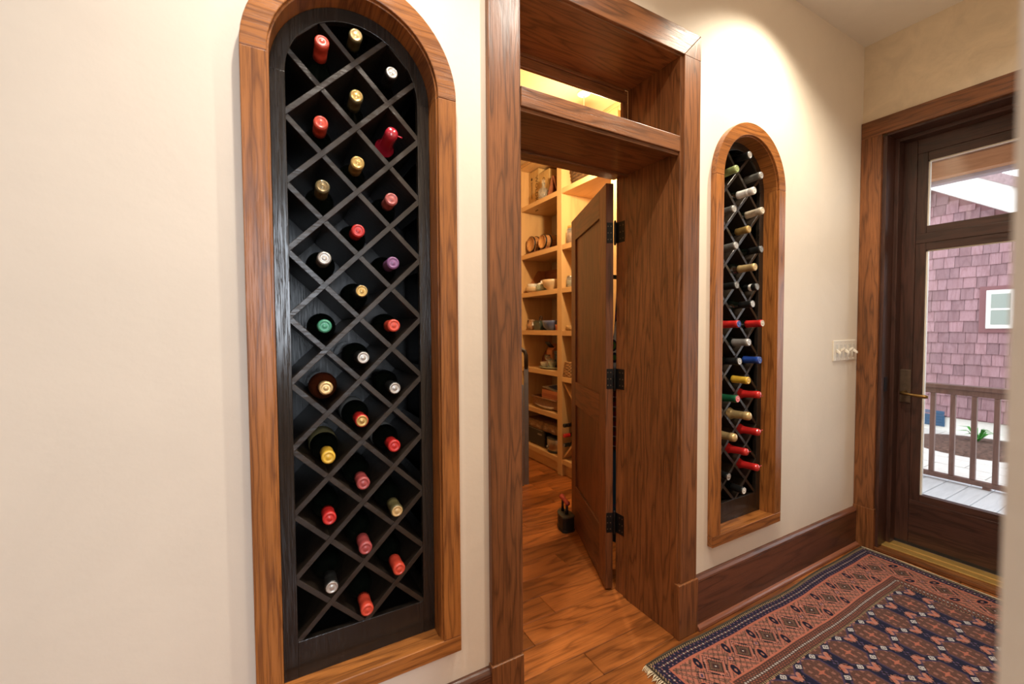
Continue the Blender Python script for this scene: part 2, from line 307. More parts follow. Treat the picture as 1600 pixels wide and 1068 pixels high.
# ------------------------------------------------------------------ wine racks
RB = 0.321           # outer bottom of frame
PY = 0.062           # front of black panel
def wine_rack(cx, label):
    r = root('wine_rack', (cx, 0, RB), label, 'wine rack')
    Ro, Ri, Rl, Rp = 0.2525, 0.2005, 0.1965, 0.163
    zs = 0.363; y0 = -0.006
    obj('arch_casing', MB().ringband(cx, SPR, Ri, Ro, y0, WY, 0, math.pi, 36), OAK['X'], r, bevel=0.002)
    for sgn in (-1, 1):
        a, b = sorted((cx+sgn*Ri, cx+sgn*Ro)); obj('side_casing', B(a, b, y0, WY, RB+0.046, SPR-0.0004), OAK['Z'], r, bevel=0.002)
    obj('bottom_casing', B(cx-Ro, cx+Ro, y0, WY, RB, RB+0.0455), OAK['X'], r, bevel=0.002)
    # liner of the recess with a small bead at its front
    obj('arch_liner', MB().ringband(cx, SPR, Rl, 0.230, 0.004, PY+0.012, 0, math.pi, 36), OAK['Y'], r, bevel=0.001)
    for sgn in (-1, 1):
        a, b = sorted((cx+sgn*Rl, cx+sgn*0.230)); obj('side_liner', B(a, b, 0.004, PY+0.012, 0.337, SPR), OAK['Z'], r, bevel=0.001)
    obj('sill', B(cx-Rl, cx+Rl, 0.022, PY+0.02, 0.340, zs), OAK['X'], r, bevel=0.0015)
    obj('sill_nosing', B(cx-Rl, cx+Rl, -0.003, 0.0215, 0.352, zs+0.003), OAK['X'], r, bevel=0.0015)
    # black face panel with arched opening
    obj('face_arch', MB().ringband(cx, SPR, Rp, Rl-0.0003, PY, PY+0.018, 0, math.pi, 36), BLACKW, r, bevel=0.001)
    for sgn in (-1, 1):
        a, b = sorted((cx+sgn*Rp, cx+sgn*(Rl-0.0003))); obj('face_stile', B(a, b, PY, PY+0.018, zs, SPR), BLACKW, r, bevel=0.001)
    obj('face_rail', B(cx-Rp, cx+Rp, PY+0.0005, PY+0.018, zs, 0.456), BLACKW, r, bevel=0.001)
    # diamond lattice of deep slats
    dx, dz, z0 = 0.084, 0.08275, 1.443
    ux, uz = dx/math.hypot(dx, dz), dz/math.hypot(dx, dz); th = 0.0066
    def inside(x, z): return abs(x) < 0.190 and z > 0.44 and (z < SPR or math.hypot(x, z-SPR) < 0.190)
    for sgn in (1, -1):
        for k in range(-8, 6):
            zc = z0+k*2*dz
            ts = [t for t in np.linspace(-0.32, 0.32, 641) if inside(t*ux, zc+sgn*t*uz)]
            if len(ts) < 25: continue
            a, b = ts[0], ts[-1]; nx, nz = -sgn*uz*th, ux*th
            P = [(cx+t*ux+s_*nx, zc+sgn*t*uz+s_*nz) for t, s_ in ((a, -1), (b, -1), (b, 1), (a, 1))]
            yf = PY+(0.0015 if sgn > 0 else 0.0035)
            obj('slat', MB().prism(P, yf, 0.340, 'Y'), SLATW, r, bevel=0.0008, seg=1)
    obj('back_panel', MB().prism(stadium(cx, 0.229, 0.338), 0.342, 0.352, 'Y'), BLACKIN, r)
    for sgn in (-1, 1):
        a, b = sorted((cx+sgn*0.1985, cx+sgn*0.229)); obj('inner_side', B(a, b, 0.082, 0.341, 0.338, SPR), BLACKIN, r)
    obj('inner_arch', MB().ringband(cx, SPR, 0.1985, 0.229, 0.082, 0.341, 0, math.pi, 30), BLACKIN, r)
    obj('inner_floor', B(cx-0.198, cx+0.198, 0.083, 0.341, 0.338, 0.44), BLACKIN, r)
    return r
wine_rack(N1X, 'large arched black lattice wine rack nearest the camera, framed in golden oak')
wine_rack(N2X, 'narrow looking arched wine rack beyond the doorway, near the light switch')

# ------------------------------------------------------------------ bottles
GL_DARK = plain('black_green_glass', (0.004, 0.006, 0.004), 0.05, coat=1.0, spec=0.8)
GL_ROSE = plain('rose_brown_glass', (0.10, 0.022, 0.008), 0.06, coat=0.5, spec=0.6)
GL_GREEN = plain('green_glass', (0.006, 0.012, 0.004), 0.06, coat=0.4, spec=0.6)
CAPC = {'red': (0.50, 0.020, 0.018), 'coral': (0.60, 0.065, 0.035), 'crimson': (0.42, 0.012, 0.030), 'rose': (0.34, 0.06, 0.06), 'dusty': (0.42, 0.10, 0.09),
        'purple': (0.22, 0.09, 0.22), 'green': (0.05, 0.28, 0.17), 'olive': (0.10, 0.085, 0.035), 'lime': (0.30, 0.36, 0.14), 'gold': (0.50, 0.32, 0.10), 'darkgold': (0.20, 0.14, 0.06),
        'palegold': (0.62, 0.44, 0.20), 'yellow': (0.66, 0.40, 0.04), 'silver': (0.50, 0.48, 0.45), 'grey': (0.24, 0.23, 0.21), 'black': (0.010, 0.010, 0.010), 'beige': (0.55, 0.47, 0.36),
        'blue': (0.015, 0.05, 0.26), 'white': (0.70, 0.68, 0.64), 'darkgreen': (0.010, 0.09, 0.04), 'pink': (0.75, 0.18, 0.20), 'cork': (0.58, 0.38, 0.16)}
METALLIC = {'gold', 'darkgold', 'palegold', 'silver', 'grey'}
CAPM = {k: plain('foil_'+k, v, 0.34, 0.55 if k in METALLIC else 0.0, coat=0.25, noise=0.08, nscale=90) for k, v in CAPC.items()}
WAXM = {k: plain('wax_'+k, CAPC[k], 0.22, coat=0.6) for k in ('red', 'crimson')}
LABM = {'white': plain('paper_label_white', (0.62, 0.60, 0.54), 0.7, noise=0.1), 'yellow': plain('paper_label_yellow', (0.62, 0.50, 0.20), 0.7, noise=0.15)}
def lathe_mesh(name, prof, n=24): return blank(MB().lathe(prof, n).mesh(name))
ME_BOT = lathe_mesh('bottle_glass', [(0, 0.018), (0.024, 0.004), (0.030, 0), (0.0355, 0.003), (0.037, 0.012), (0.037, 0.172), (0.0362, 0.182), (0.032, 0.196), (0.0255, 0.208), (0.019, 0.219), (0.0160, 0.229), (0.0149, 0.240), (0.0146, 0.255), (0.0146, 0.298), (0, 0.298)])
ME_CAP = lathe_mesh('capsule', [(0.0153, 0.2425), (0.0160, 0.2428), (0.0158, 0.262), (0.0156, 0.284), (0.0166, 0.2855), (0.0166, 0.2970), (0.0158, 0.3003), (0.0140, 0.3010), (0, 0.3010)])
ME_LONG = lathe_mesh('capsule_long', [(0.0172, 0.2265), (0.0176, 0.2268), (0.0167, 0.236), (0.0162, 0.250), (0.0160, 0.262), (0.0156, 0.284), (0.0166, 0.2855), (0.0166, 0.2970), (0.0158, 0.3003), (0.0140, 0.3010), (0, 0.3010)])
ME_SEAL = lathe_mesh('seal', [(0.0142, 0.3006), (0.0142, 0.3018), (0.0118, 0.3020), (0.0112, 0.3013), (0.0058, 0.3013), (0.0050, 0.3019), (0, 0.3020)])
ME_WAX = lathe_mesh('wax_cap', [(0.0262, 0.2085), (0.0202, 0.219), (0.0172, 0.232), (0.0163, 0.250), (0.0162, 0.268), (0.0166, 0.282), (0.0170, 0.291), (0.0155, 0.299), (0.0105, 0.3032), (0, 0.3045)])
_cp = []
for i in range(22):
    z = 0.205+i*0.0045; base = np.interp(z, [0.205, 0.218, 0.23, 0.262, 0.272, 0.277, 0.290, 0.300], [0.0290, 0.0215, 0.0185, 0.0172, 0.0168, 0.0192, 0.0190, 0.0172])
    _cp.append((float(base)+random.uniform(-0.0005, 0.0005), z))
ME_CHAMP = lathe_mesh('champagne_foil', _cp+[(0.012, 0.3035), (0, 0.305)])
ME_LAB = lathe_mesh('paper_label', [(0.03725, 0.080), (0.03735, 0.0805), (0.03735, 0.1675), (0.03725, 0.168)], 32)
ME_BAND = lathe_mesh('foil_band', [(0.0159, 0.266), (0.0162, 0.2665), (0.0161, 0.2775), (0.0157, 0.278)])
ME_TAB = blank(MB().tube([(0.014, 0, 0.297), (0.021, 0, 0.300), (0.027, 0.001, 0.2995)], [0.002, 0.0018, 0.0022], 6).mesh('wax_tab'))
ORD = ['topmost', 'second from top', 'third from top', 'fourth from top', 'fifth from top', 'sixth from top', 'seventh from top', 'eighth from top', 'ninth from top', 'lowest']
def bottle(tip, base, kind, side, end, extra, label, group, roll=0.0):
    d = Vector(tip)-Vector(base); q = d.to_track_quat('Z', 'Y') @ Quaternion((0, 0, 1), roll)
    r = root('wine_bottle', base, label, 'bottle', group); r.rotation_mode = 'QUATERNION'; r.rotation_quaternion = q
    inst('glass', ME_BOT, GL_ROSE if 'rose' in extra else GL_DARK, r)
    if kind == 'wax':
        c = inst('wax_cap', ME_WAX, WAXM[side], r)
        inst('wax_tab', ME_TAB, WAXM[side], c)
    elif kind == 'champ': c = inst('crinkled_foil', ME_CHAMP, CAPM[side], r)
    else:
        c = inst('foil_capsule', ME_LONG if kind == 'long' else ME_CAP, CAPM[side], r)
        inst('seal', ME_SEAL, CAPM[end or side], c)
        if 'band' in extra: inst('foil_band', ME_BAND, CAPM['white'], c)
    for k in ('white', 'yellow'):
        if 'label_'+k in extra: inst('paper_label', ME_LAB, LABM[k], r)
    return r
# colour words used in the descriptions
WORD = {'dusty': 'dusty pink', 'rose': 'dark rose', 'lime': 'pale green', 'darkgold': 'dull gold', 'palegold': 'pale gold', 'darkgreen': 'dark green', 'cork': 'cork', 'olive': 'olive'}
NEAR = {'left': [('foil','coral','coral',()), ('foil','coral','coral',()), ('foil','olive','darkgold',()), ('foil','grey','silver',()), ('foil','green','green',()), ('foil','palegold','palegold',('rose',)), ('foil','yellow','yellow',('label_yellow',)), ('foil','red','red',()), ('foil','black','silver',())],
        'middle': [('foil','olive','palegold',()), ('foil','olive','gold',()), ('foil','gold','gold',()), ('foil','red','red',()), ('foil','black','gold',()), ('foil','black','silver',()), ('foil','red','gold',('label_white',)), ('foil','rose','rose',()), ('foil','rose','rose',()), ('foil','coral','coral',())],
        'right': [('foil','black','silver',()), ('wax','crimson',None,()), ('foil','dusty','dusty',()), ('foil','purple','purple',()), ('foil','coral','coral',()), ('foil','black','silver',()), ('foil','red','red',('label_white',)), ('foil','olive','cork',()), ('foil','coral','coral',())]}
FARR = {'left': [('long','lime','lime',()), ('long','grey','silver',()), ('foil','grey','silver',()), ('foil','black','grey',()), ('long','red','blue',()), ('foil','black','silver',()), ('long','darkgreen','pink',()), ('champ','palegold',None,()), ('foil','black','silver',())],
        'middle': [('foil','black','silver',()), ('long','white','white',('band',)), ('foil','gold','gold',()), ('long','palegold','palegold',()), ('foil','black','silver',()), ('long','silver','silver',()), ('long','yellow','yellow',()), ('champ','palegold',None,()), ('wax','red',None,()), ('foil','black','white',())],
        'right': [('long','grey','silver',()), ('long','beige','beige',()), ('foil','black','grey',()), ('foil','black','grey',('band',)), ('long','red','beige',()), ('long','blue','blue',()), ('wax','red',None,()), ('wax','red',None,()), ('wax','red',None,())]}
TIPN = {'left': [(0.115,1.950),(0.109,1.756),(0.109,1.598),(0.110,1.424),(0.108,1.256),(0.107,1.102),(0.110,0.926),(0.110,0.768),(0.111,0.595)],
        'middle': [(0.195,1.993),(0.193,1.839),(0.192,1.670),(0.192,1.501),(0.197,1.346),(0.197,1.174),(0.193,1.008),(0.193,0.844),(0.195,0.673),(0.198,0.500)],
        'right': [(0.284,1.925),(0.280,1.764),(0.277,1.592),(0.280,1.425),(0.277,1.257),(0.278,1.088),(0.276,0.930),(0.278,0.754),(0.283,0.589)]}
TIPF = {'left': [(0.015,1.925),(0.025,1.757),(0.014,1.598),(0.009,1.427),(-0.002,1.259),(-0.008,1.098),(-0.001,0.934),(0.007,0.762),(0.036,0.580)],
        'middle': [(0.011,1.998),(-0.011,1.838),(0.010,1.676),(-0.020,1.507),(-0.011,1.347),(0.003,1.178),(0.003,1.008),(-0.005,0.850),(0.005,0.687),(0.017,0.508)],
        'right': [(0.009,1.924),(0.001,1.766),(0.004,1.595),(0.020,1.428),(-0.006,1.262),(0.003,1.095),(0.001,0.938),(0.001,0.766),(0.004,0.602)]}
for rack, spec, tips, cx in (('near', NEAR, TIPN, N1X), ('far', FARR, TIPF, N2X)):
    for ci, colm in enumerate(('left', 'middle', 'right')):
        ax = cx+(ci-1)*0.084; z0 = (2.0205 if ci == 1 else 1.938)-0.0213
        n = len(spec[colm])
        for i, (kind, side, end, extra) in enumerate(spec[colm]):
            za = z0-0.1655*i
            if rack == 'near': tip = Vector((tips[colm][i][0], 0.028+0.006*math.sin(i*2.1+ci), tips[colm][i][1]))
            else: tip = Vector((ax, tips[colm][i][0], tips[colm][i][1]))
            mid = Vector((ax, tip.y+0.19, za)); d = (mid-tip); d.normalize()
            base = tip+d*0.302
            if base.y > 0.338: base.y = 0.338
            word = WORD.get(side, side); 
            capw = {'wax': word+' wax dipped', 'champ': 'crinkled '+word+' foil'}.get(kind, word+' capped')
            bit = ''
            if end and end != side and kind not in ('wax', 'champ'): bit = ' with '+WORD.get(end, end)+' end'
            pos = ORD[i] if i < n-1 else 'lowest'
            lab = f'{capw} bottle{bit}, {pos}, {colm} column of {rack} rack'
            bottle(tip, base, kind, side, end, extra, lab, f'wine bottles in the {rack} rack', roll=random.uniform(-0.4, 0.4))

# ------------------------------------------------------------------ pantry door
d1 = root('door_1', (1.338, 0.385, 0.010), 'dark oak pantry door with two recessed panels, standing open inwards', 'door', kind='structure', rz=math.atan2(0.910, 0.4147))
DW, DT, DH = 0.715, 0.036, 1.898
def dp(name, dims, ax, bevel=0.002, mat=None): return obj(name, B(*dims), mat or DOORW[ax], d1, bevel=bevel, local=True)
dp('stile', (0, 0.105, -DT, 0, 0, DH), 'Z'); dp('stile', (DW-0.105, DW, -DT, 0, 0, DH), 'Z')
dp('rail', (0.105, DW-0.105, -DT, 0, 1.765, DH), 'X'); dp('rail', (0.105, DW-0.105, -DT, 0, 0.765, 0.905), 'X'); dp('rail', (0.105, DW-0.105, -DT, 0, 0, 0.262), 'X')
dp('panel', (0.104, DW-0.104, -DT+0.010, -0.010, 0.904, 1.766), 'Z', 0); dp('panel', (0.104, DW-0.104, -DT+0.010, -0.010, 0.261, 0.766), 'Z', 0)
for zc in (1.672, 0.998, 0.318):
    h = dp('hinge', (-0.0018, 0.0, -DT+0.001, -0.004, zc-0.047, zc+0.047), 'Z', 0.0008, BLACKMETAL)
    mbk = MB().lathe([(0, zc-0.058), (0.004, zc-0.056), (0.0055, zc-0.050), (0.0062, zc-0.047), (0.0062, zc+0.047), (0.0055, zc+0.050), (0.004, zc+0.056), (0, zc+0.058)], 12, (-0.004, -DT-0.006, 0))
    for zz in (-0.016, 0.016): mbk.lathe([(0.0066, zc+zz-0.0008), (0.0068, zc+zz), (0.0066, zc+zz+0.0008)], 12, (-0.004, -DT-0.006, 0))
    obj('hinge_barrel', mbk, BLACKMETAL, h, local=True)
    for sy in (-0.010, -0.024):
        for sz in (-0.03, 0.0, 0.03): obj('screw', MB().lathe([(0.0032, 0), (0.0026, 0.0008), (0, 0.0010)], 8).mesh('screw') if False else B(-0.0026, -0.0018, sy-0.0025, sy+0.0025, zc+sz-0.0025, zc+sz+0.0025), BRONZE, h, local=True)
    # leaf on the jamb, in the trim
    j = obj('hinge_leaf', B(1.3840, 1.3862, 0.312, 0.372, zc+0.010-0.047, zc+0.010+0.047), BLACKMETAL, t1, bevel=0.0006)
    for sy in (0.322, 0.340):
        for sz in (-0.03, 0.0, 0.03): obj('screw', B(1.3833, 1.3840, sy-0.0025, sy+0.0025, zc+0.01+sz-0.0025, zc+0.01+sz+0.0025), BRONZE, j)
kn = obj('door_knob', MB().lathe([(0.020, 0), (0.022, 0.004), (0.010, 0.008), (0.009, 0.030), (0.022, 0.040), (0.026, 0.052), (0.020, 0.062), (0, 0.066)], 16), BRONZE, d1, local=True)
kn.location = (DW-0.06, -DT, 0.88); kn.rotation_euler = (math.radians(90), 0, 0)
hr = dp('hook_rail', (0.06, 0.50, -DT-0.018, -DT, 1.46, 1.52), 'X', 0.003)
for i in range(3):
    obj('hook', MB().tube([(0.10+0.05*i, -DT-0.016, 1.49), (0.10+0.05*i, -DT-0.10, 1.485), (0.10+0.05*i, -DT-0.11, 1.505)], 0.004, 8), BLACKMETAL, hr, local=True)

# cloths hanging on the back of the pantry door
def cloth_mat(name, kind):
    m_, nt, p = newmat(name); tc = N(nt, 'ShaderNodeTexCoord'); p.inputs['Roughness'].default_value = 0.9
    if kind == 'floral':
        v = N(nt, 'ShaderNodeTexVoronoi', i_Scale=16.0); L(nt, tc.outputs['Object'], v.inputs['Vector'])
        r = ramp(nt, [(0.0, (0.50, 0.06, 0.10)), (0.18, (0.08, 0.20, 0.05)), (0.36, (0.02, 0.03, 0.06)), (0.5, (0.70, 0.68, 0.62))]); r.color_ramp.interpolation = 'CONSTANT'
        L(nt, v.outputs['Distance'], r.inputs[0]); L(nt, r.outputs[0], p.inputs['Base Color'])
    elif kind == 'plaid':
        sp = N(nt, 'ShaderNodeSeparateXYZ'); L(nt, tc.outputs['Object'], sp.inputs[0]); outs = []
        for s_, src in ((38.0, 'Y'), (20.0, 'Z')):
            mu = N(nt, 'ShaderNodeMath', operation='MULTIPLY', i_1=s_); L(nt, sp.outputs[src], mu.inputs[0]); fr = N(nt, 'ShaderNodeMath', operation='FRACT'); L(nt, mu.outputs[0], fr.inputs[0])
            r = ramp(nt, [(0.0, (0.24, 0.012, 0.03)), (0.45, (0.02, 0.05, 0.03)), (0.86, (0.55, 0.52, 0.5))]); r.color_ramp.interpolation = 'CONSTANT'; L(nt, fr.outputs[0], r.inputs[0]); outs.append(r)
        mx = N(nt, 'ShaderNodeMix', data_type='RGBA'); mx.inputs[0].default_value = 0.5; L(nt, outs[0].outputs[0], mx.inputs[6]); L(nt, outs[1].outputs[0], mx.inputs[7]); L(nt, mx.outputs[2], p.inputs['Base Color'])
    else:
        v = N(nt, 'ShaderNodeTexNoise', i_Scale=7.0); L(nt, tc.outputs['Object'], v.inputs['Vector'])
        r = ramp(nt, [(0.0, (0.03, 0.10, 0.20)), (0.60, (0.05, 0.15, 0.28)), (0.63, (0.24, 0.10, 0.32))]); L(nt, v.outputs['Fac'], r.inputs[0]); L(nt, r.outputs[0], p.inputs['Base Color'])
    return m_
ang = math.atan2(0.910, 0.4147); ca, sa = math.cos(ang), math.sin(ang)
def door_pt(x, y, z): return (1.338+x*ca-y*sa, 0.385+x*sa+y*ca, z+0.010)
for i, (nm, kind, zlo, lab, cat) in enumerate((('apron', 'floral', 1.00, 'white floral apron glimpsed through the hinge gap of the pantry door', 'apron'), ('kitchen_towel', 'plaid', 0.62, 'red plaid towel glimpsed in the hinge gap below the floral apron', 'towel'), ('long_apron', 'blue', 0.12, 'long blue apron glimpsed in the hinge gap, lowest cloth', 'apron'))):
    x0 = 0.10+0.05*i; mb = MB(); nr, nc = 14, 18; vs = []; fs = []
    for rr in range(nr):
        tz = rr/(nr-1); z = 1.488+(zlo-1.488)*tz; wdt = 0.025+0.05*min(1, tz*1.6)
        for c_ in range(nc):
            u = c_/(nc-1); yy = -DT-0.11+(-1+2*u)*wdt; xx = x0+0.012*math.sin(u*14+i)*min(1, tz*2+0.2)
            vs.append(door_pt(xx, yy if yy < -DT-0.012 else -DT-0.012, z))
    for rr in range(nr-1):
        for c_ in range(nc-1): k = rr*nc+c_; fs.append((k, k+1, k+nc+1, k+nc))
    mb.add(vs, fs, True)
    o = obj(nm, mb, cloth_mat('cloth_'+kind, kind)); so = o.modifiers.new('thickness', 'SOLIDIFY'); so.thickness = 0.003
    tag(o, lab, cat)

# ------------------------------------------------------------------ exterior door
d2 = root('door_2', (3.05, -0.53, 0.03), 'dark oak exterior door with a tall glazed pane and a small pane above', 'door', kind='structure')
X0, X1 = 3.05, 3.095
YA, YB, GA, GB = -0.094, -0.965, -0.208, -0.845
def ep(name, dims, ax, bevel=0.002, mat=None, parent=None): return obj(name, B(*dims), mat or EXTW[ax], parent or d2, bevel=bevel)
ep('stile', (X0, X1, YA, -0.165, 0.030, 2.262), 'Z'); ep('stile', (X0, X1, YB, GB-0.045, 0.030, 2.262), 'Z')
ep('rail', (X0, X1, -0.166, GB-0.044, 2.17, 2.262), 'Y'); ep('rail', (X0, X1, -0.166, GB-0.044, 1.690, 1.742), 'Y'); ep('rail', (X0, X1, -0.166, GB-0.044, 0.030, 0.285), 'Y')
for za, zb in ((0.322, 1.650), (1.780, 2.126)):
    f = ep('pane_frame', (X0+0.003, X1-0.003, -0.1655, GA, za-0.038, zb+0.044), 'Z', 0.002)
    ep('pane_frame', (X0+0.003, X1-0.003, GB, GB-0.045, za-0.038, zb+0.044), 'Z', 0.002)
    ep('pane_frame', (X0+0.003, X1-0.003, GA, GB, zb, zb+0.044), 'Y', 0.002); ep('pane_frame', (X0+0.003, X1-0.003, GA, GB, za-0.038, za), 'Y', 0.002)
    ep('pane', (X0+0.020, X0+0.026, GA, GB, za, zb), 'Z', 0, GLASSM)
    sealm = IVORY
    ep('glazing_seal', (X0+0.012, X0+0.030, GA, GA-0.006, za, zb), 'Z', 0, sealm); ep('glazing_seal', (X0+0.012, X0+0.030, GA, GB, zb-0.006, zb), 'Z', 0, sealm)
hp = ep('handle_plate', (X0-0.006, X0, -0.117, -0.163, 0.822, 1.004), 'Z', 0.002, BRONZE)
obj('lever', MB().tube([(X0-0.006, -0.140, 0.878), (X0-0.050, -0.140, 0.878), (X0-0.056, -0.150, 0.877), (X0-0.056, -0.180, 0.874), (X0-0.056, -0.215, 0.871), (X0-0.056, -0.238, 0.870), (X0-0.056, -0.250, 0.870)], [0.011, 0.010, 0.008, 0.007, 0.0095, 0.0105, 0.007], 12), plain('aged_brass_lever', (0.26, 0.15, 0.05), 0.35, 0.9), hp)
ob = obj('thumb_turn', MB().lathe([(0.0, 0.022), (0.006, 0.0215), (0.010, 0.016), (0.012, 0.006), (0.013, 0)], 14), plain('pewter', (0.22, 0.2, 0.18), 0.3, 0.9), hp)
ob.location = Vector((X0-0.006, -0.139, 0.945))-Vector((3.05, -0.53, 0.03)); ob.rotation_euler = (0, math.radians(-90), 0); ob.scale = (1.35, 1, 1)
t2 = root('trim_2', (XE, -0.5, 0), 'dark oak casing and brass threshold around the exterior door', 'door trim', kind='structure')
def xp(name, dims, ax, bevel=0.002, mat=None): return obj(name, B(*dims), mat or DARK[ax], t2, bevel=bevel)
xp('side_casing', (XE-0.02, XE, 0.0185, -0.073, 0.232, 2.276), 'Z'); xp('side_casing', (XE-0.02, XE, -0.978, -1.057, 0.232, 2.276), 'Z')
xp('head_casing', (XE-0.02, XE, 0.0185, -1.057, 2.2765, 2.366), 'Y'); xp('plinth_block', (XE-0.026, XE, 0.0185, -0.078, 0, 0.232), 'Z'); xp('plinth_block', (XE-0.026, XE, -0.973, -1.057, 0, 0.232), 'Z')
xp('jamb', (XE, 3.10, -0.0683, -0.0905, 0.02, 2.266), 'Z', 0.001, EXTW['Z']); xp('jamb', (XE, 3.10, -0.968, -0.9897, 0.02, 2.266), 'Z', 0.001, EXTW['Z']); xp('jamb_head', (XE, 3.10, -0.0905, -0.968, 2.2655, 2.2815), 'Y', 0.001, EXTW['Y'])
xp('stop_moulding', (2.985, 3.046, -0.0906, -0.110, 0.03, 2.266), 'Z', 0.002, EXTW['Z']); xp('stop_moulding', (2.985, 3.046, -0.110, -0.968, 2.245, 2.2655), 'Y', 0.002, EXTW['Y'])
xp('strike_plate', (2.920, 2.955, -0.0905, -0.0935, 0.885, 0.965), 'Z', 0.0006, plain('blued_steel', (0.05, 0.07, 0.10), 0.3, 0.9))
xp('door_sill', (XE-0.004, 3.10, -0.0685, -0.9895, 0.0005, 0.018), 'Y', 0.002)
xp('threshold', (2.935, 2.985, -0.088, -0.970, 0.018, 0.027), 'Y', 0.003, BRASS); xp('threshold_step', (2.986, 3.045, -0.088, -0.970, 0.018, 0.030), 'Y', 0.003, BRASS)
xp('door_sweep', (3.046, 3.0495, -0.094, -0.965, 0.0305, 0.045), 'Y', 0.0005, plain('black_rubber', (0.01, 0.01, 0.01), 0.6))

# ------------------------------------------------------------------ light switch plate
sw = root('light_switch', (2.725, WY, 1.112), 'ivory five gang light switch plate on the wall beside the far rack', 'light switch')
obj('plate', B(2.600, 2.850, WY-0.006, WY, 1.058, 1.170), IVORY, sw, bevel=0.003)
for i in range(5):
    x = 2.632+i*0.0465; obj('toggle_surround', B(x-0.013, x+0.013, WY-0.0075, WY-0.006, 1.080, 1.148), plain('switch_well', (0.66, 0.62, 0.55), 0.4) if i == 0 else bpy.data.materials['switch_well'], sw, bevel=0.001)
    up = 1 if i in (1, 3) else -1
    obj('toggle', MB().prism([(WY-0.0075, 1.105), (WY-0.0075, 1.123), (WY-0.026, 1.114+0.013*up+0.005), (WY-0.026, 1.114+0.013*up-0.005)], x-0.006, x+0.006, 'X'), IVORY, sw, bevel=0.001)
    for zz in (1.068, 1.160): obj('screw', MB().prism([(x+0.003*math.cos(a), zz+0.003*math.sin(a)) for a in [j*math.pi/4 for j in range(8)]], WY-0.0070, WY-0.0058, 'Y'), IVORY, sw)
# ------------------------------------------------------------------ pantry lamp
BULB, _nt, _p = newmat('warm_bulb'); _p.inputs['Emission Color'].default_value = (1.0, 0.82, 0.5, 1); _p.inputs['Emission Strength'].default_value = 14.0
pl = root('pendant_lamp', (1.81, 1.13, CZ), 'small warm pendant lamp glimpsed through the transom', 'lamp')
obj('canopy', MB().lathe([(0, 0), (0.045, 0), (0.045, -0.006), (0.030, -0.016), (0.016, -0.020), (0, -0.020)], 20, (1.81, 1.13, CZ)), IVORY, pl)
obj('bulb', MB().lathe([(0.012, -0.018), (0.016, -0.024), (0.026, -0.040), (0.026, -0.052), (0.016, -0.064), (0, -0.067)], 16, (1.81, 1.13, CZ-0.31)), BULB, pl)
obj('cord', MB().tube([(1.81, 1.13, CZ-0.018), (1.81, 1.13, CZ-0.31)], 0.003, 6), IVORY, pl); obj('socket', MB().lathe([(0.008, -0.195), (0.014, -0.200), (0.014, -0.219), (0.011, -0.221)], 14, (1.81, 1.13, CZ-0.11)), IVORY, pl)
lamp('pantry_lamp_light', 'POINT', (1.79, 1.11, CZ-0.42), 64, (1.0, 0.74, 0.42), shadow_soft_size=0.035)

# ------------------------------------------------------------------ pantry shelf unit
XS, XB = 2.08, 2.44
BACKB = wood('taupe_back_board', (0.33, 0.25, 0.18), (0.45, 0.35, 0.26), axis='Z', rough=0.5, across=5, lines=4, pores=0.2)
su = root('pantry_shelf_unit', (XS, 1.5, 0), 'pale birch pantry shelves built in floor to ceiling beyond the open door', 'shelves')
def sp_(name, dims, ax, bevel=0.0015): return obj(name, B(*dims), MAPLE[ax], su, bevel=bevel)
UPR = [(2.405, 2.466), (1.754, 1.820), (1.100, 1.165), (0.50, 0.56)]
for a, b in UPR: sp_('upright', (XS, XB, a, b, 0.0, 2.76), 'Z')
BAYS = [(1.820, 2.405), (1.165, 1.754), (0.56, 1.100)]
SH = [[2.390, 1.936, 1.576, 1.222, 0.872, 0.506, 0.140], [2.390, 1.930, 1.576, 1.220, 0.836, 0.140], [2.390, 1.93, 1.576, 1.22, 0.872, 0.506, 0.14]]
for (a, b), zs_ in zip(BAYS, SH):
    for z in zs_: sp_('shelf', (XS+0.001, XB, a+0.0005, b-0.0005, z-0.042, z), 'Y')
    sp_('top_board', (XS+0.002, XB, a+0.0005, b-0.0005, 2.735, 2.76), 'Y'); sp_('plinth', (XS+0.035, XS+0.055, a+0.0005, b-0.0005, 0.0, 0.098), 'Y')
    obj('back_board', B(XB-0.010, XB, a+0.0005, b-0.0005, 0.10, 2.735), BACKB, su)
sp_('fascia', (XS-0.006, XS+0.02, 0.50, 2.466, 2.762, 2.788), 'Y')
# crossed boards of the bottle bin in the nearer bay
for q in (((1.752, 0.160), (1.168, 0.780)), ((1.752, 0.780), (1.168, 0.160))):
    (ya, za), (yb, zb) = q; dy, dz_ = yb-ya, zb-za; ln = math.hypot(dy, dz_); ny, nz_ = -dz_/ln*0.008, dy/ln*0.008
    obj('bin_board', MB().prism([(ya+ny, za+nz_), (yb+ny, zb+nz_), (yb-ny, zb-nz_), (ya-ny, za-nz_)], XS+0.02, XB-0.012, 'X'), MAPLE['X'], su)
for y, z, c in ((1.712, 0.434, 'black'), (1.712, 0.350, 'red'), (1.712, 0.270, 'black')):
    e = {'black': 'black'}.get(c, c)
    bottle((XS-0.012, y, z), (XS+0.290, y, z), 'foil', c, 'grey' if z < 0.3 else c, (), {0.434: 'black capped bottle, top one in the pantry shelf bottle bin', 0.350: 'red capped bottle, middle one in the pantry shelf bottle bin', 0.270: 'black capped bottle with grey end, lowest in the pantry bottle bin'}[z], 'bottles in the pantry bin')

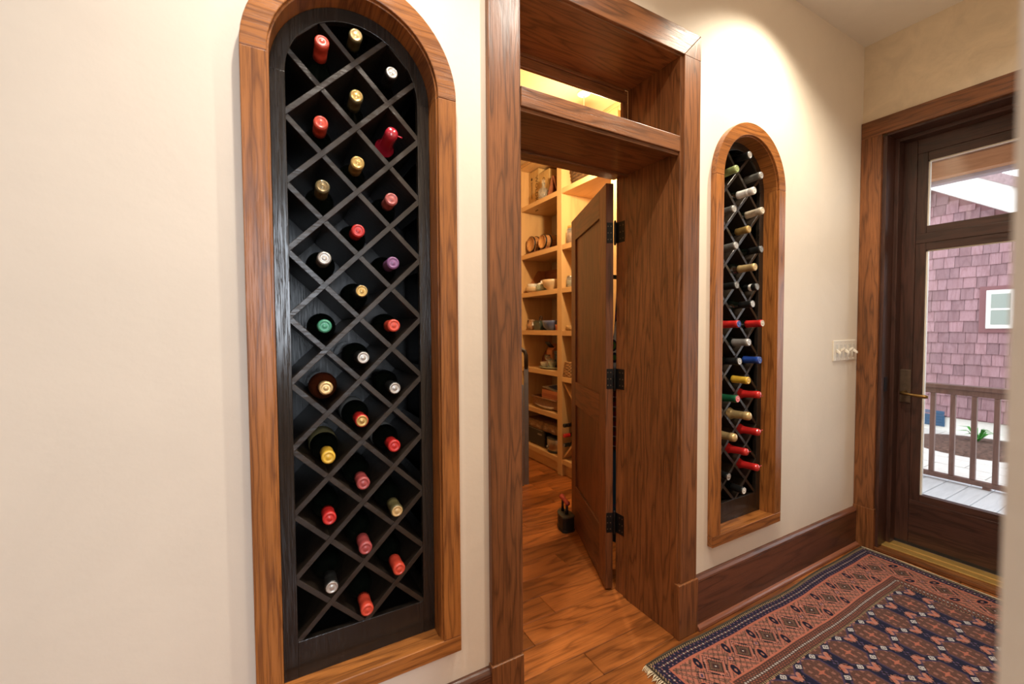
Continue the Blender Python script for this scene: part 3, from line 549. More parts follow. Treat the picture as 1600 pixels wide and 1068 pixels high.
# ------------------------------------------------------------------ things on the pantry shelves
BOXW = wood('crate_pine', (0.44, 0.26, 0.09), (0.62, 0.42, 0.17), axis='Z', rough=0.6, across=6, lines=5, vary=0.05)
REDW = wood('red_brown_wood', (0.10, 0.028, 0.012), (0.24, 0.075, 0.03), axis='Y', rough=0.4)
BARR = wood('barrel_oak', (0.18, 0.07, 0.02), (0.40, 0.19, 0.07), axis='X', rough=0.45)
INK = plain('stamp_ink', (0.05, 0.025, 0.01), 0.8)
WHITEC = plain('white_china', (0.74, 0.71, 0.65), 0.2, coat=0.3); BEIGEC = plain('beige_stoneware', (0.62, 0.45, 0.27), 0.35, noise=0.1)
BLUEC = plain('blue_glaze', (0.10, 0.13, 0.26), 0.25, coat=0.3, noise=0.25, nscale=18); GREYC = plain('grey_plate', (0.24, 0.23, 0.20), 0.3, noise=0.1)
BLACKP = plain('black_plastic', (0.012, 0.012, 0.013), 0.35); STEEL = plain('brushed_steel', (0.42, 0.38, 0.34), 0.32, 1.0, noise=0.1)
CLEAR = plain('jar_glass', (0.9, 0.92, 0.9), 0.03, trans=0.9, spec=0.5)
AMBER = plain('amber_contents', (0.50, 0.22, 0.05), 0.5, noise=0.3); CREAM = plain('cream_contents', (0.62, 0.52, 0.36), 0.6, noise=0.2)
TERRA = plain('terracotta', (0.42, 0.12, 0.05), 0.6, noise=0.15); DKGREEN = plain('dark_green_glaze', (0.05, 0.06, 0.045), 0.3, noise=0.3, nscale=25)
WICK = plain('brown_wicker', (0.20, 0.085, 0.030), 0.6, noise=0.4, nscale=70, bump=0.5); WICKD = plain('dark_wicker', (0.11, 0.055, 0.022), 0.6, noise=0.6, nscale=60, bump=0.6)
def text_mesh(name, s, size, mat4, mat, parent):
    cu = bpy.data.curves.new(name, 'FONT'); cu.body = s; cu.size = size; cu.extrude = 0.0004; cu.resolution_u = 2
    tmp = bpy.data.objects.new(name+'_tmp', cu); COL.objects.link(tmp); bpy.context.view_layer.update()
    me = bpy.data.meshes.new_from_object(tmp.evaluated_get(bpy.context.evaluated_depsgraph_get()))
    bpy.data.objects.remove(tmp); bpy.data.curves.remove(cu)
    me.transform(mat4); off = ORG[parent.name]; me.transform(Matrix.Translation((-off[0], -off[1], -off[2]))); me.materials.clear(); me.materials.append(mat)
    o = bpy.data.objects.new(name, me); COL.objects.link(o); o.parent = parent; return o
def down_text(x, y, z): return Matrix(((0, 0, -1, x), (0, -1, 0, y), (-1, 0, 0, z), (0, 0, 0, 1)))
def crate(y0, y1, z1, label, lines):
    r = root('wooden_crate', (2.27, (y0+y1)/2, 2.390), label, 'crate', 'stamped wooden crates'); xf = 2.165
    obj('front_panel', B(xf, xf+0.010, y0, y1, 2.3905, z1), BOXW, r, bevel=0.001); obj('back_panel', B(2.39, 2.40, y0, y1, 2.3905, z1), BOXW, r, bevel=0.001)
    for a, b in ((y0, y0+0.009), (y1-0.009, y1)): obj('side_panel', B(xf+0.0105, 2.3895, a, b, 2.3905, z1), BOXW, r, bevel=0.001)
    obj('lid', B(xf+0.0105, 2.3895, y0+0.0095, y1-0.0095, z1-0.012, z1-0.003), BOXW, r, bevel=0.001); obj('base', B(xf+0.0105, 2.3895, y0+0.0095, y1-0.0095, 2.3905, 2.400), BOXW, r)
    for s, size, y, z in lines: text_mesh('stamped_lettering', s, size, down_text(xf-0.0004, y, z), INK, r)
    return r
c1 = crate(2.232, 2.398, 2.725, 'taller yellow wooden crate with stamped lettering on the top pantry shelf', [('WOLDRUM', 0.064, 2.286, 2.668)])
em = MB(); em.prism([(2.352+0.014*math.cos(a), 2.655+0.014*math.sin(a)) for a in [j*math.pi/8 for j in range(16)]], 2.1642, 2.1650, 'X')
for yy in (2.342, 2.352, 2.362): em.box(2.1642, 2.1650, yy-0.0015, yy+0.0015, 2.47, 2.63)
obj('stamped_emblem', em, INK, c1)
crate(2.058, 2.224, 2.668, 'shorter orange wooden crate with stamped lettering beside the yellow crate', [('OLDRUM', 0.058, 2.165, 2.618)])
def lathe_thing(name, prof, c, mat, label, cat, n=24, parts=(), group=None):
    r = root(name, c, label, cat, group); obj('body', MB().lathe(prof, n, c), mat, r)
    for pn, pf, pm in parts: obj(pn, MB().lathe(pf, n, c), pm, r)
    return r
e_ = 0.0004
lathe_thing('decanter', [(0, 0.003), (0.040, 0), (0.046, 0.006), (0.046, 0.075), (0.030, 0.095), (0.014, 0.108), (0.013, 0.135), (0.018, 0.142), (0.014, 0.142), (0.011, 0.110), (0.040, 0.075), (0.040, 0.010), (0, 0.010)], (2.118, 2.080, 2.390+e_), CLEAR, 'cut glass decanter in front of the shorter crate', 'decanter', parts=(('stopper', [(0, 0.140), (0.010, 0.142), (0.017, 0.156), (0.014, 0.172), (0, 0.178)], CLEAR),))
ez = root('wooden_easel', (2.20, 1.93, 2.390), 'small orange wooden folding stand right of the crates', 'stand')
for sgn in (-1, 1):
    obj('leaf', MB().prism([(1.93+sgn*0.085, 2.3904), (1.93+sgn*0.072, 2.3904), (1.93+sgn*0.001, 2.545), (1.93+sgn*0.007, 2.553)], 2.11, 2.32, 'X'), REDW, ez, bevel=0.001)
def basket(name, c, lx, ly, h, mat, label, taper=0.85, rows=9, n=40):
    r = root(name, c, label, 'basket'); mb = MB()
    def ring(z, s): return [(c[0]+s*lx/2*math.copysign(abs(math.cos(a))**0.4, math.cos(a)), c[1]+s*ly/2*math.copysign(abs(math.sin(a))**0.4, math.sin(a)), z) for a in [2*math.pi*k/n for k in range(n)]]
    for i in range(rows):
        t = (i+0.5)/rows; s = taper+(1-taper)*t; pts = ring(c[2]+0.004+t*(h-0.006), s)
        pts = [(p[0]+(0.003 if (k+i) % 2 else -0.003)*(p[0]-c[0])/lx*2, p[1]+(0.003 if (k+i) % 2 else -0.003)*(p[1]-c[1])/ly*2, p[2]) for k, p in enumerate(pts)]
        mb.tube(pts+[pts[0]], h/rows*0.55, 6, cap=False)
    obj('woven_side', mb, mat, r); ps = ring(c[2]+h, 1.0); obj('rim', MB().tube(ps+[ps[0]], 0.008, 8, cap=False), mat, r)
    obj('bottom', MB().prism([(p[0], p[1]) for p in ring(0, taper*0.98)], c[2]+0.0005, c[2]+0.006, 'Z'), mat, r)
    return r
basket('wicker_basket', (2.24, 1.50, 2.390+e_), 0.26, 0.44, 0.24, WICKD, 'dark wicker basket at the top of the pantry shelves')
# barrels
cr = root('barrel_cradle', (2.2, 2.2, 1.936), 'low red brown board under the two small barrels', 'board'); obj('board', B(2.105, 2.36, 2.025, 2.395, 1.9364, 1.950), REDW, cr, bevel=0.002)
for y in (2.258, 2.352, 2.065, 2.150): obj('cradle_rest', B(2.13, 2.34, y-0.008, y+0.008, 1.950, 1.9685), REDW, cr, bevel=0.002)
def barrel(y, rr, ln, label):
    zc = 1.950+rr+0.004; r = root('small_barrel', (2.115, y, zc), label, 'barrel', 'small wooden barrels')
    def X(mb): return MB().add([(2.115+v[2], y+v[0], zc+v[1]) for v in mb.v], mb.f, True)
    obj('staves', X(MB().lathe([(rr*0.80, 0.006), (rr*0.88, 0.0), (rr*0.90, 0.004), (rr, ln*0.5), (rr*0.88, ln), (0, ln)], 28)), BARR, r)
    obj('head', X(MB().lathe([(0, 0.010), (rr*0.82, 0.010), (rr*0.82, 0.004)], 28)), plain('barrel_head_oak', (0.50, 0.24, 0.08), 0.4, noise=0.2, nscale=30) if 'barrel_head_oak' not in bpy.data.materials else bpy.data.materials['barrel_head_oak'], r)
    for z0_, f in ((0.004, 0.915), (ln*0.28, 0.985), (ln*0.72, 0.985), (ln*0.93, 0.925)):
        obj('hoop', X(MB().lathe([(rr*f, z0_), (rr*f+0.003, z0_+0.001), (rr*f+0.003, z0_+0.013), (rr*f, z0_+0.014)], 28)), BLACKMETAL, r)
barrel(2.305, 0.078, 0.20, 'larger small oak barrel with pale head on the second pantry shelf')
barrel(2.108, 0.068, 0.20, 'smaller oak barrel with reddish head right of the larger barrel')
lathe_thing('liquor_bottle', [(0, 0.004), (0.034, 0), (0.040, 0.006), (0.040, 0.135), (0.030, 0.155), (0.013, 0.172), (0.012, 0.225), (0, 0.225)], (2.26, 2.005, 1.936+e_), plain('tan_spirit', (0.40, 0.20, 0.10), 0.2, coat=0.4), 'tan liquor bottle with a black label behind the barrels', 'bottle', parts=(('paper_label', [(0.0403, 0.075), (0.0408, 0.076), (0.0408, 0.125), (0.0403, 0.126)], BLACKP), ('cap', [(0.014, 0.200), (0.015, 0.202), (0.015, 0.230), (0, 0.231)], BLACKP)))
lathe_thing('dark_jug', [(0, 0.003), (0.040, 0), (0.052, 0.03), (0.052, 0.08), (0.035, 0.115), (0.018, 0.135), (0.017, 0.20), (0.021, 0.206), (0, 0.206)], (2.24, 1.895, 1.936+e_), plain('dark_brown_glaze', (0.06, 0.022, 0.014), 0.3), 'dark brown jug at the right end of the barrel shelf', 'jug')
def jar(c, rr, h, fill, label, cap=BRASS):
    return lathe_thing('glass_jar', [(0, 0.002), (rr*0.9, 0), (rr, 0.005), (rr, h*0.78), (rr*0.82, h*0.88), (rr*0.78, h*0.88), (rr*0.95, h*0.76), (rr*0.95, 0.006), (0, 0.006)], c, CLEAR, label, 'jar', 20,
                       (('contents', [(0, 0.0065), (rr*0.93, 0.007), (rr*0.93, h*0.6), (0, h*0.61)], fill), ('lid', [(rr*0.84, h*0.86), (rr*0.86, h*0.87), (rr*0.86, h), (0, h*1.01)], cap)), 'glass jars on the pantry shelves')
jar((2.15, 1.690, 1.930+e_), 0.055, 0.145, AMBER, 'large glass jar of amber contents on the barrel level, right bay')
jar((2.14, 1.715, 1.576+e_), 0.034, 0.095, CREAM, 'left small glass jar on the bowl level, right bay', STEEL)
jar((2.14, 1.640, 1.576+e_), 0.034, 0.105, AMBER, 'right small glass jar on the bowl level, right bay')
# bowl level
bx = root('letter_rack', (2.2, 2.29, 1.576), 'open wooden box with a tall dark back on the bowl shelf', 'wooden box')
obj('back_board', B(2.335, 2.347, 2.155, 2.400, 1.5764, 1.800), REDW, bx, bevel=0.002); obj('base', B(2.16, 2.335, 2.155, 2.385, 1.5764, 1.586), REDW, bx)
obj('side_board', MB().prism([(2.100, 1.5764), (2.3345, 1.5764), (2.3345, 1.80), (2.26, 1.80)], 2.386, 2.398, 'Y'), plain('orange_wood', (0.36, 0.13, 0.04), 0.4, noise=0.15), bx, bevel=0.001)
def bowl(name, c, r1, h, mat, label, r0=None, wall=0.006, cat='bowl'):
    r0 = r0 or r1*0.45
    return lathe_thing(name, [(0, 0), (r0, 0), (r0*1.05, 0.006), ((r0+r1)*0.56, h*0.35), (r1*0.93, h*0.75), (r1, h), (r1-wall*0.6, h+0.002), (r1-wall, h), (r1*0.93-wall, h*0.75), ((r0+r1)*0.56-wall, h*0.38), (r0*0.9, 0.010), (0, 0.010)], c, mat, label, cat)
bowl('shallow_bowl', (2.155, 2.315, 1.5864+e_), 0.074, 0.040, BEIGEC, 'pale shallow dish at the left of the bowl shelf', 0.060)
bowl('small_bowl', (2.150, 2.318, 1.5864+0.012), 0.050, 0.060, WHITEC, 'small white bowl set in the pale shallow dish', 0.030)
lathe_thing('sugar_bowl', [(0, 0), (0.045, 0), (0.056, 0.018), (0.052, 0.045), (0.044, 0.058), (0, 0.058)], (2.125, 2.125, 1.576+e_), plain('green_white_china', (0.30, 0.34, 0.26), 0.25, noise=0.5, nscale=50), 'green and white sugar bowl with lid on the bowl shelf', 'bowl', parts=(('lid', [(0.047, 0.058), (0.044, 0.066), (0.020, 0.078), (0.008, 0.082), (0.010, 0.094), (0, 0.098)], WHITEC),))
sh_ = root('seashell', (2.25, 2.17, 1.586), 'pinkish spiky shell behind the sugar bowl', 'shell')
mbs = MB()
for i in range(7):
    a = -1.1+i*0.37; mbs.tube([(2.25, 2.10, 1.5868+0.010), (2.25+0.01*math.cos(i), 2.10+0.05*math.sin(a), 1.60+0.05*math.cos(a)), (2.25, 2.10+0.095*math.sin(a), 1.595+0.10*math.cos(a))], [0.022, 0.014, 0.003], 8)
obj('spikes', mbs, plain('shell_pink', (0.52, 0.32, 0.20), 0.5, noise=0.2), sh_)
bowl('mixing_bowl', (2.150, 1.995, 1.576+e_), 0.092, 0.088, BEIGEC, 'beige footed mixing bowl near the divider on the bowl shelf')
def leaning_disc(name, c, rr, mat, label, cat='plate', tilt=14, depth=0.012):
    r = root(name, (c[0], c[1], c[2]), label, cat); mb = MB().lathe([(0, 0), (rr*0.62, 0), (rr*0.66, depth*0.5), (rr, depth), (rr, depth+0.004), (rr*0.64, depth*0.5+0.005), (0, 0.005)], 32)
    o = obj('disc', mb, mat, r, local=True); o.rotation_euler = (0, math.radians(-90+tilt), 0); o.location = (0, 0, rr*math.cos(math.radians(tilt))+0.001); return r
leaning_disc('grey_plate', (2.375, 1.955, 1.576), 0.120, GREYC, 'grey plate leaning on the back behind the beige bowl')
# jug level
pj = lathe_thing('stoneware_pitcher', [(0, 0), (0.038, 0), (0.054, 0.020), (0.052, 0.045), (0.034, 0.072), (0.030, 0.085), (0.038, 0.100), (0.034, 0.100), (0.026, 0.084), (0, 0.083)], (2.145, 2.320, 1.222+e_), plain('brown_tan_stoneware', (0.30, 0.16, 0.08), 0.3, noise=0.6, nscale=22), 'brown and tan stoneware pitcher with handle on the blue bowl shelf', 'pitcher')
obj('handle', MB().tube([(2.14, 2.352, 1.318), (2.14, 2.385, 1.322), (2.14, 2.392, 1.295), (2.14, 2.372, 1.262)], 0.006, 8), bpy.data.materials['brown_tan_stoneware'], pj)
bd = root('covered_dish', (2.14, 2.165, 1.222), 'dark green covered dish with a ring handle beside the pitcher', 'dish')
obj('base', MB().prism([(2.108, 1.2224), (2.218, 1.2224), (2.236, 1.30), (2.122, 1.30)], 2.10, 2.20, 'X'), DKGREEN, bd, bevel=0.006); obj('lid', MB().prism([(2.120, 1.3005), (2.238, 1.3005), (2.22, 1.312), (2.14, 1.312)], 2.10, 2.20, 'X'), DKGREEN, bd, bevel=0.003)
obj('ring_handle', MB().tube([(2.15, 2.178+0.020*math.cos(a), 1.331+0.020*math.sin(a)) for a in [j*math.pi/8 for j in range(17)]], 0.0055, 8, cap=False), BLACKP, bd)
bowl('blue_bowl', (2.150, 1.998, 1.222+e_), 0.090, 0.085, BLUEC, 'blue glazed bowl with dark rim near the divider', 0.045)
leaning_disc('black_platter', (2.380, 1.985, 1.222), 0.150, BLACKP, 'large black platter leaning behind the blue bowl', 'platter', 12)
lathe_thing('clay_cup', [(0, 0), (0.020, 0), (0.026, 0.030), (0.028, 0.050), (0.023, 0.050), (0.020, 0.010), (0, 0.010)], (2.125, 1.866, 1.222+e_), TERRA, 'tiny orange clay cup against the shelf divider', 'cup')
bowl('seedy_loaf_dish', (2.14, 1.685, 1.220+e_), 0.060, 0.038, plain('speckled_clay', (0.55, 0.34, 0.14), 0.6, noise=0.5, nscale=60), 'low speckled tan dish in the right bay', 0.050, cat='dish')
# glass level
leaning_disc('wooden_plate', (2.330, 2.310, 0.872), 0.085, REDW, 'round brown wooden plate leaning on the glass shelf', tilt=20, depth=0.016)
kb = root('knife_block', (2.28, 2.08, 0.872), 'tilted wooden knife block with dark handles', 'knife block')
obj('block', MB().prism([(2.20, 0.8724), (2.36, 0.8724), (2.36, 0.985), (2.255, 1.100), (2.185, 1.040)], 2.050, 2.140, 'Y'), plain('block_beech', (0.44, 0.17, 0.06), 0.45, noise=0.15), kb, bevel=0.004)
for i in range(3): obj('handle', MB().tube([(2.215, 2.070+0.026*i, 1.066), (2.170, 2.070+0.026*i+0.01, 1.115)], [0.008, 0.009], 8), BLACKP, kb)
nb = root('navy_box', (2.25, 1.90, 0.872), 'dark navy tin box beside the knife block', 'tin'); obj('body', B(2.20, 2.38, 1.835, 2.035, 0.8724, 1.010), plain('navy_tin', (0.012, 0.022, 0.05), 0.35), nb, bevel=0.006); obj('lid', B(2.197, 2.383, 1.832, 2.038, 1.0105, 1.035), bpy.data.materials['navy_tin'], nb, bevel=0.004); obj('paper_label', B(2.1990, 2.1998, 1.93, 2.01, 0.93, 0.99), plain('tin_label_blue', (0.05, 0.09, 0.16), 0.6), nb)
tr = lathe_thing('glass_tray', [(0, 0.003), (0.10, 0), (0.145, 0.006), (0.168, 0.016), (0.166, 0.019), (0.142, 0.010), (0, 0.007)], (2.26, 2.075, 0.872+e_), plain('pale_green_glass', (0.40, 0.44, 0.32), 0.1, coat=0.3), 'pale green round glass tray under the goblet and candle jar', 'tray'); 
lathe_thing('goblet', [(0, 0), (0.030, 0.001), (0.006, 0.008), (0.004, 0.055), (0.018, 0.068), (0.026, 0.090), (0.024, 0.118), (0.022, 0.118), (0.024, 0.090), (0.015, 0.070), (0, 0.064)], (2.175, 2.105, 0.881), CLEAR, 'stemmed clear glass goblet standing on the glass tray', 'glass')
jar((2.175, 2.030, 0.881), 0.040, 0.090, plain('candle_wax', (0.52, 0.50, 0.18), 0.5), 'glass candle jar with yellow wax on the glass tray', CLEAR)
bowl('stacked_saucer', (2.205, 2.185, 0.8815), 0.050, 0.045, WHITEC, 'white glass dish at the left of the glass tray', 0.030, cat='dish')
basket('cone_basket', (2.15, 1.695, 0.836+e_), 0.10, 0.10, 0.12, plain('tan_wicker', (0.34, 0.18, 0.07), 0.6, noise=0.3, nscale=60), 'small tan woven basket in the right bay', taper=1.25, rows=9, n=20)
# platter level
lathe_thing('oval_platter', [(0, 0.002), (0.14, 0), (0.20, 0.012), (0.236, 0.032), (0.238, 0.036), (0.20, 0.018), (0, 0.008)], (2.22, 2.085, 0.506+e_), WHITEC, 'large white china platter under the brown tray', 'platter', 36).scale = (0.56, 1, 1)
ty = root('wicker_tray', (2.235, 2.07, 0.523), 'brown woven rectangular tray on the white platter', 'tray')
for dims in ((2.120, 2.130, 1.87, 2.28), (2.340, 2.350, 1.87, 2.28)): obj('long_side', B(*dims, 0.5235, 0.600), WICK, ty, bevel=0.003)
for dims in ((2.130, 2.340, 1.87, 1.88), (2.130, 2.340, 2.27, 2.28)): obj('short_side', B(*dims, 0.5235, 0.600), WICK, ty, bevel=0.003)
obj('bottom', B(2.130, 2.340, 1.88, 2.27, 0.5235, 0.530), WICK, ty); rim = [(2.114, 1.862, 0.603), (2.356, 1.862, 0.603), (2.356, 2.288, 0.603), (2.114, 2.288, 0.603), (2.114, 1.862, 0.603)]
for a, b in zip(rim[:-1], rim[1:]): obj('rim', MB().tube([a, b], 0.008, 8), WICK, ty)
z = 0.5305
for i, (c, lab) in enumerate(zip([(0.46, 0.16, 0.07), (0.36, 0.10, 0.05), (0.50, 0.19, 0.09), (0.40, 0.12, 0.06), (0.52, 0.20, 0.09)], ('lowest', 'second', 'third', 'fourth', 'top'))):
    k_ = root('cookbook', (2.235, 2.02, z), f'orange cookbook in the brown tray, {lab} of the stack' if i else 'orange cookbook in the brown tray, lowest of the stack', 'book', 'cookbooks in the tray'); o1 = random.uniform(-0.006, 0.006)
    m_ = plain('book_cover_%d' % i, c, 0.5)
    obj('pages', B(2.146, 2.325, 1.895+o1, 2.145+o1, z+0.0042, z+0.0258), CREAM, k_); obj('cover', B(2.142, 2.330, 1.890+o1, 2.150+o1, z+0.0002, z+0.004), m_, k_); obj('cover', B(2.142, 2.330, 1.890+o1, 2.150+o1, z+0.026, z+0.0298), m_, k_)
    obj('spine', B(2.140, 2.1419, 1.890+o1, 2.150+o1, z+0.0002, z+0.0298), m_, k_); z += 0.030
for i, (c, lab, dz_) in enumerate((((0.55, 0.50, 0.44), 'pale folded paper lying on the cookbooks', 0.0), ((0.06, 0.09, 0.20), 'dark blue booklet lying across the papers', 0.012))):
    pp = MB().add([(2.14, 1.93-0.07*i, z+0.002+dz_), (2.28, 1.92-0.05*i, z+0.002+dz_), (2.30, 2.13-0.10*i, z+0.035+dz_), (2.15, 2.16-0.10*i, z+0.022+dz_), (2.14, 1.93-0.07*i, z+0.0004+dz_), (2.28, 1.92-0.05*i, z+0.0004+dz_), (2.30, 2.13-0.10*i, z+0.031+dz_), (2.15, 2.16-0.10*i, z+0.018+dz_)], [(0,1,2,3), (7,6,5,4), (0,4,5,1), (1,5,6,2), (2,6,7,3), (3,7,4,0)])
    tag(obj('paper_bundle' if i == 0 else 'booklet', pp, plain('paper_%d' % i, c, 0.7, noise=0.15)), lab, 'paper' if i == 0 else 'booklet')
# appliance level
ap = root('toaster_oven', (2.25, 2.235, 0.140), 'black box appliance with a round knob on the lowest pantry shelf', 'appliance')
obj('body', B(2.125, 2.38, 2.085, 2.385, 0.150, 0.3115), BLACKP, ap, bevel=0.012, seg=3)
for y in (2.11, 2.36): obj('foot', B(2.15, 2.36, y-0.012, y+0.012, 0.1404, 0.150), BLACKP, ap)
kbn = obj('knob', MB().lathe([(0.022, 0), (0.022, 0.006), (0.016, 0.008), (0.014, 0.020), (0, 0.021)], 18), STEEL, ap); kbn.location = (2.124-2.25, 2.165-2.235, 0.205-0.140); kbn.rotation_euler = (0, math.radians(-90), 0)
obj('badge', B(2.1238, 2.1250, 2.13, 2.20, 0.248, 0.262), GREYC, ap); obj('door_edge', B(2.1240, 2.1250, 2.12, 2.365, 0.292, 0.295), STEEL, ap)
ck = lathe_thing('slow_cooker', [(0, 0.018), (0.090, 0.018), (0.096, 0.024), (0.100, 0.118), (0.098, 0.120), (0, 0.120)], (2.19, 1.962, 0.140+e_), STEEL, 'steel slow cooker with black base on the lowest pantry shelf', 'slow cooker', 32,
                 (('base_ring', [(0, 0), (0.094, 0), (0.097, 0.004), (0.097, 0.022), (0, 0.022)], BLACKP), ('lid', [(0.102, 0.120), (0.102, 0.126), (0.080, 0.138), (0.04, 0.146), (0, 0.148)], BLACKP)))
obj('dial', MB().tube([(2.092, 1.985, 0.190), (2.082, 1.985, 0.190)], 0.012, 14), STEEL, ck); obj('handle', MB().tube([(2.15, 2.055, 0.235), (2.13, 2.075, 0.235), (2.11, 2.06, 0.235)], 0.006, 8), BLACKP, ck)
lb = root('wood_plank', (2.2, 2.11, 0.312), 'rough live edge wooden plank lying on the black appliance', 'plank'); mb = MB(); ny_ = 24
for j in range(ny_+1):
    y = 1.832+j*(2.398-1.832)/ny_; wv = 0.006*math.sin(j*1.3)+0.004*math.sin(j*2.9+1)
    mb.v += [(2.105+wv, y, 0.3125), (2.100+wv*1.4, y, 0.335+0.004*math.sin(j*0.9)), (2.112-wv, y, 0.362), (2.125+wv, y, 0.380+0.003*math.sin(j*1.7)), (2.375, y, 0.380), (2.375, y, 0.3125)]
for j in range(ny_):
    for k in range(6): k2 = (k+1) % 6; mb.f.append((j*6+k, j*6+k2, (j+1)*6+k2, (j+1)*6+k)); mb.sm.append(False)
mb.f += [(0,1,2,3,4,5), tuple(ny_*6+k for k in (5,4,3,2,1,0))]; mb.sm += [False, False]
obj('plank', mb, wood('weathered_wood', (0.10, 0.05, 0.02), (0.36, 0.20, 0.09), axis='Y', rough=0.7, bump=0.6), lb)

# ------------------------------------------------------------------ folded step ladder
la = math.atan2(0.20, -0.34)
sl = root('step_ladder', (1.727, 1.745, 0), 'folded grey metal step ladder with dark bent handle behind the left casing', 'ladder', rz=la)
ALU = plain('blue_grey_aluminium', (0.26, 0.28, 0.33), 0.38, 0.8, noise=0.1, nscale=20); HAND = plain('dark_brown_grip', (0.035, 0.022, 0.016), 0.4)
def sb(name, dims, mat, bevel=0.002, par=None): return obj(name, B(*dims), mat, par or sl, bevel=bevel, local=True)
LW = 0.38
for x in (0, LW):
    sb('front_rail', (x-0.018, x+0.018, -0.012, 0.012, 0.0, 0.93), ALU); sb('rear_rail', (x-0.014 if x else x+0.020, x+0.014 if x else x+0.040, 0.030, 0.050, 0.0, 0.80), ALU)
    for zz in (0.08, 0.13, 0.30, 0.50, 0.80): sb('rivet', (x-0.003, x+0.003, -0.0135, -0.012, zz, zz+0.006), STEEL, 0.0005)
obj('handle', MB().tube([(0, 0, 0.92), (0, 0, 1.03), (0.010, 0, 1.060), (0.035, 0, 1.075), (LW-0.035, 0, 1.075), (LW-0.010, 0, 1.060), (LW, 0, 1.03), (LW, 0, 0.92)], 0.0175, 12), HAND, sl, local=True)
for zz in (0.155, 0.315, 0.49, 0.675):
    st = sb('step', (0.020, LW-0.020, -0.010, 0.026, zz, zz+0.055), HAND); sb('step_edge', (0.020, LW-0.020, -0.013, -0.0101, zz-0.004, zz+0.004), ALU, 0.0005, st)
sb('foot_brace', (0.019, LW-0.019, -0.006, 0.006, 0.06, 0.115), ALU)

# ------------------------------------------------------------------ antique iron used as a door stop
IRON = plain('rusted_black_iron', (0.016, 0.014, 0.013), 0.5, 0.4, noise=0.3, nscale=30, bump=0.3); REDH = plain('worn_red_paint', (0.34, 0.045, 0.030), 0.5, noise=0.3, nscale=40)
ir = root('antique_iron', (1.545, 0.985, 0), 'black antique flat iron with red handle used as a door stop', 'iron', rz=math.radians(80))
def sole(s, wx=0.0): return [(0.075*s, 0.0), (0.045*s, 0.030*s), (0.0, 0.043*s), (-0.050*s, 0.040*s), (-0.062*s, 0.024*s), (-0.062*s, -0.024*s), (-0.050*s, -0.040*s), (0.0, -0.043*s), (0.045*s, -0.030*s)]
obj('sole_plate', MB().prism(sole(1.04), 0.0005, 0.016, 'Z'), IRON, ir, bevel=0.002, local=True); obj('body', MB().prism(sole(0.98), 0.016, 0.088, 'Z'), IRON, ir, bevel=0.003, local=True)
obj('lid', MB().prism(sole(1.03), 0.0885, 0.100, 'Z'), plain('olive_iron_lid', (0.07, 0.058, 0.035), 0.5, 0.3, noise=0.2), ir, bevel=0.002, local=True)
obj('vent', MB().box(-0.035, -0.010, -0.0445, -0.041, 0.040, 0.054), BLACKP, ir, local=True)
obj('post', MB().tube([(-0.022, 0, 0.100), (-0.026, 0, 0.130), (-0.024, 0, 0.168)], [0.012, 0.008, 0.009], 10), IRON, ir, local=True); obj('post', MB().tube([(0.032, 0, 0.100), (0.034, 0, 0.135), (0.030, 0, 0.175)], [0.010, 0.007, 0.008], 10), IRON, ir, local=True)
obj('handle', MB().tube([(-0.046, 0, 0.168), (-0.036, 0, 0.172), (-0.010, 0, 0.176), (0.020, 0, 0.181), (0.046, 0, 0.186), (0.054, 0, 0.188)], [0.010, 0.016, 0.013, 0.013, 0.017, 0.010], 12), REDH, ir, local=True)

# ------------------------------------------------------------------ rug
RX0, RX1, RY0, RW = 1.168, 2.842, -0.036, 0.985
RL = RX1-RX0; st = 0.0024
nu, nv = int(RL/st), int(RW/st)
uu, vv = np.meshgrid(np.linspace(0, RL, nu), np.linspace(0, RW, nv), indexing='ij')
eb = np.minimum(np.minimum(vv, RW-vv), np.minimum(uu, RL-uu))
along = np.where((eb == uu) | (eb == RL-uu), vv, uu)           # coordinate along the nearest edge
NAVY, INKB, SALM, PINK, BRN, TAN, WHT, PURP, OLV = [np.array(c) for c in ((0.008,0.009,0.030),(0.008,0.007,0.012),(0.36,0.115,0.075),(0.42,0.185,0.145),(0.075,0.034,0.026),(0.32,0.22,0.12),(0.58,0.54,0.52),(0.060,0.040,0.085),(0.085,0.055,0.035))]
col = np.zeros((nu, nv, 3)); col[:] = INKB
def put(mask, c): col[mask] = c
def per(x, p, o=0.0): return (x-o) % p - p/2
# selvage and barber-pole line
put(eb < 0.006, np.array((0.035,0.026,0.018))); m1 = (eb >= 0.006) & (eb < 0.0145); put(m1, INKB); put(m1 & ((along+eb*0.8) % 0.011 < 0.005), TAN)
# outer navy guard with florets
m2 = (eb >= 0.0145) & (eb < 0.057); put(m2, NAVY*0.8+PURP*0.10)
a1, b1 = per(along, 0.022), eb-0.036
put(m2 & (np.abs(a1)+np.abs(b1) < 0.0085), BRN); put(m2 & (np.abs(a1)+np.abs(b1) < 0.0035), WHT*0.8)
for eo, ao in ((0.021, 0.011), (0.051, 0.011), (0.036, 0.011)):
    aa = per(along, 0.022, ao); put(m2 & (np.abs(aa)+np.abs(eb-eo) < 0.0050), PURP*1.0); put(m2 & (np.abs(aa)+np.abs(eb-eo) < 0.0022), PINK)
put((eb >= 0.057) & (eb < 0.066), SALM*1.05)
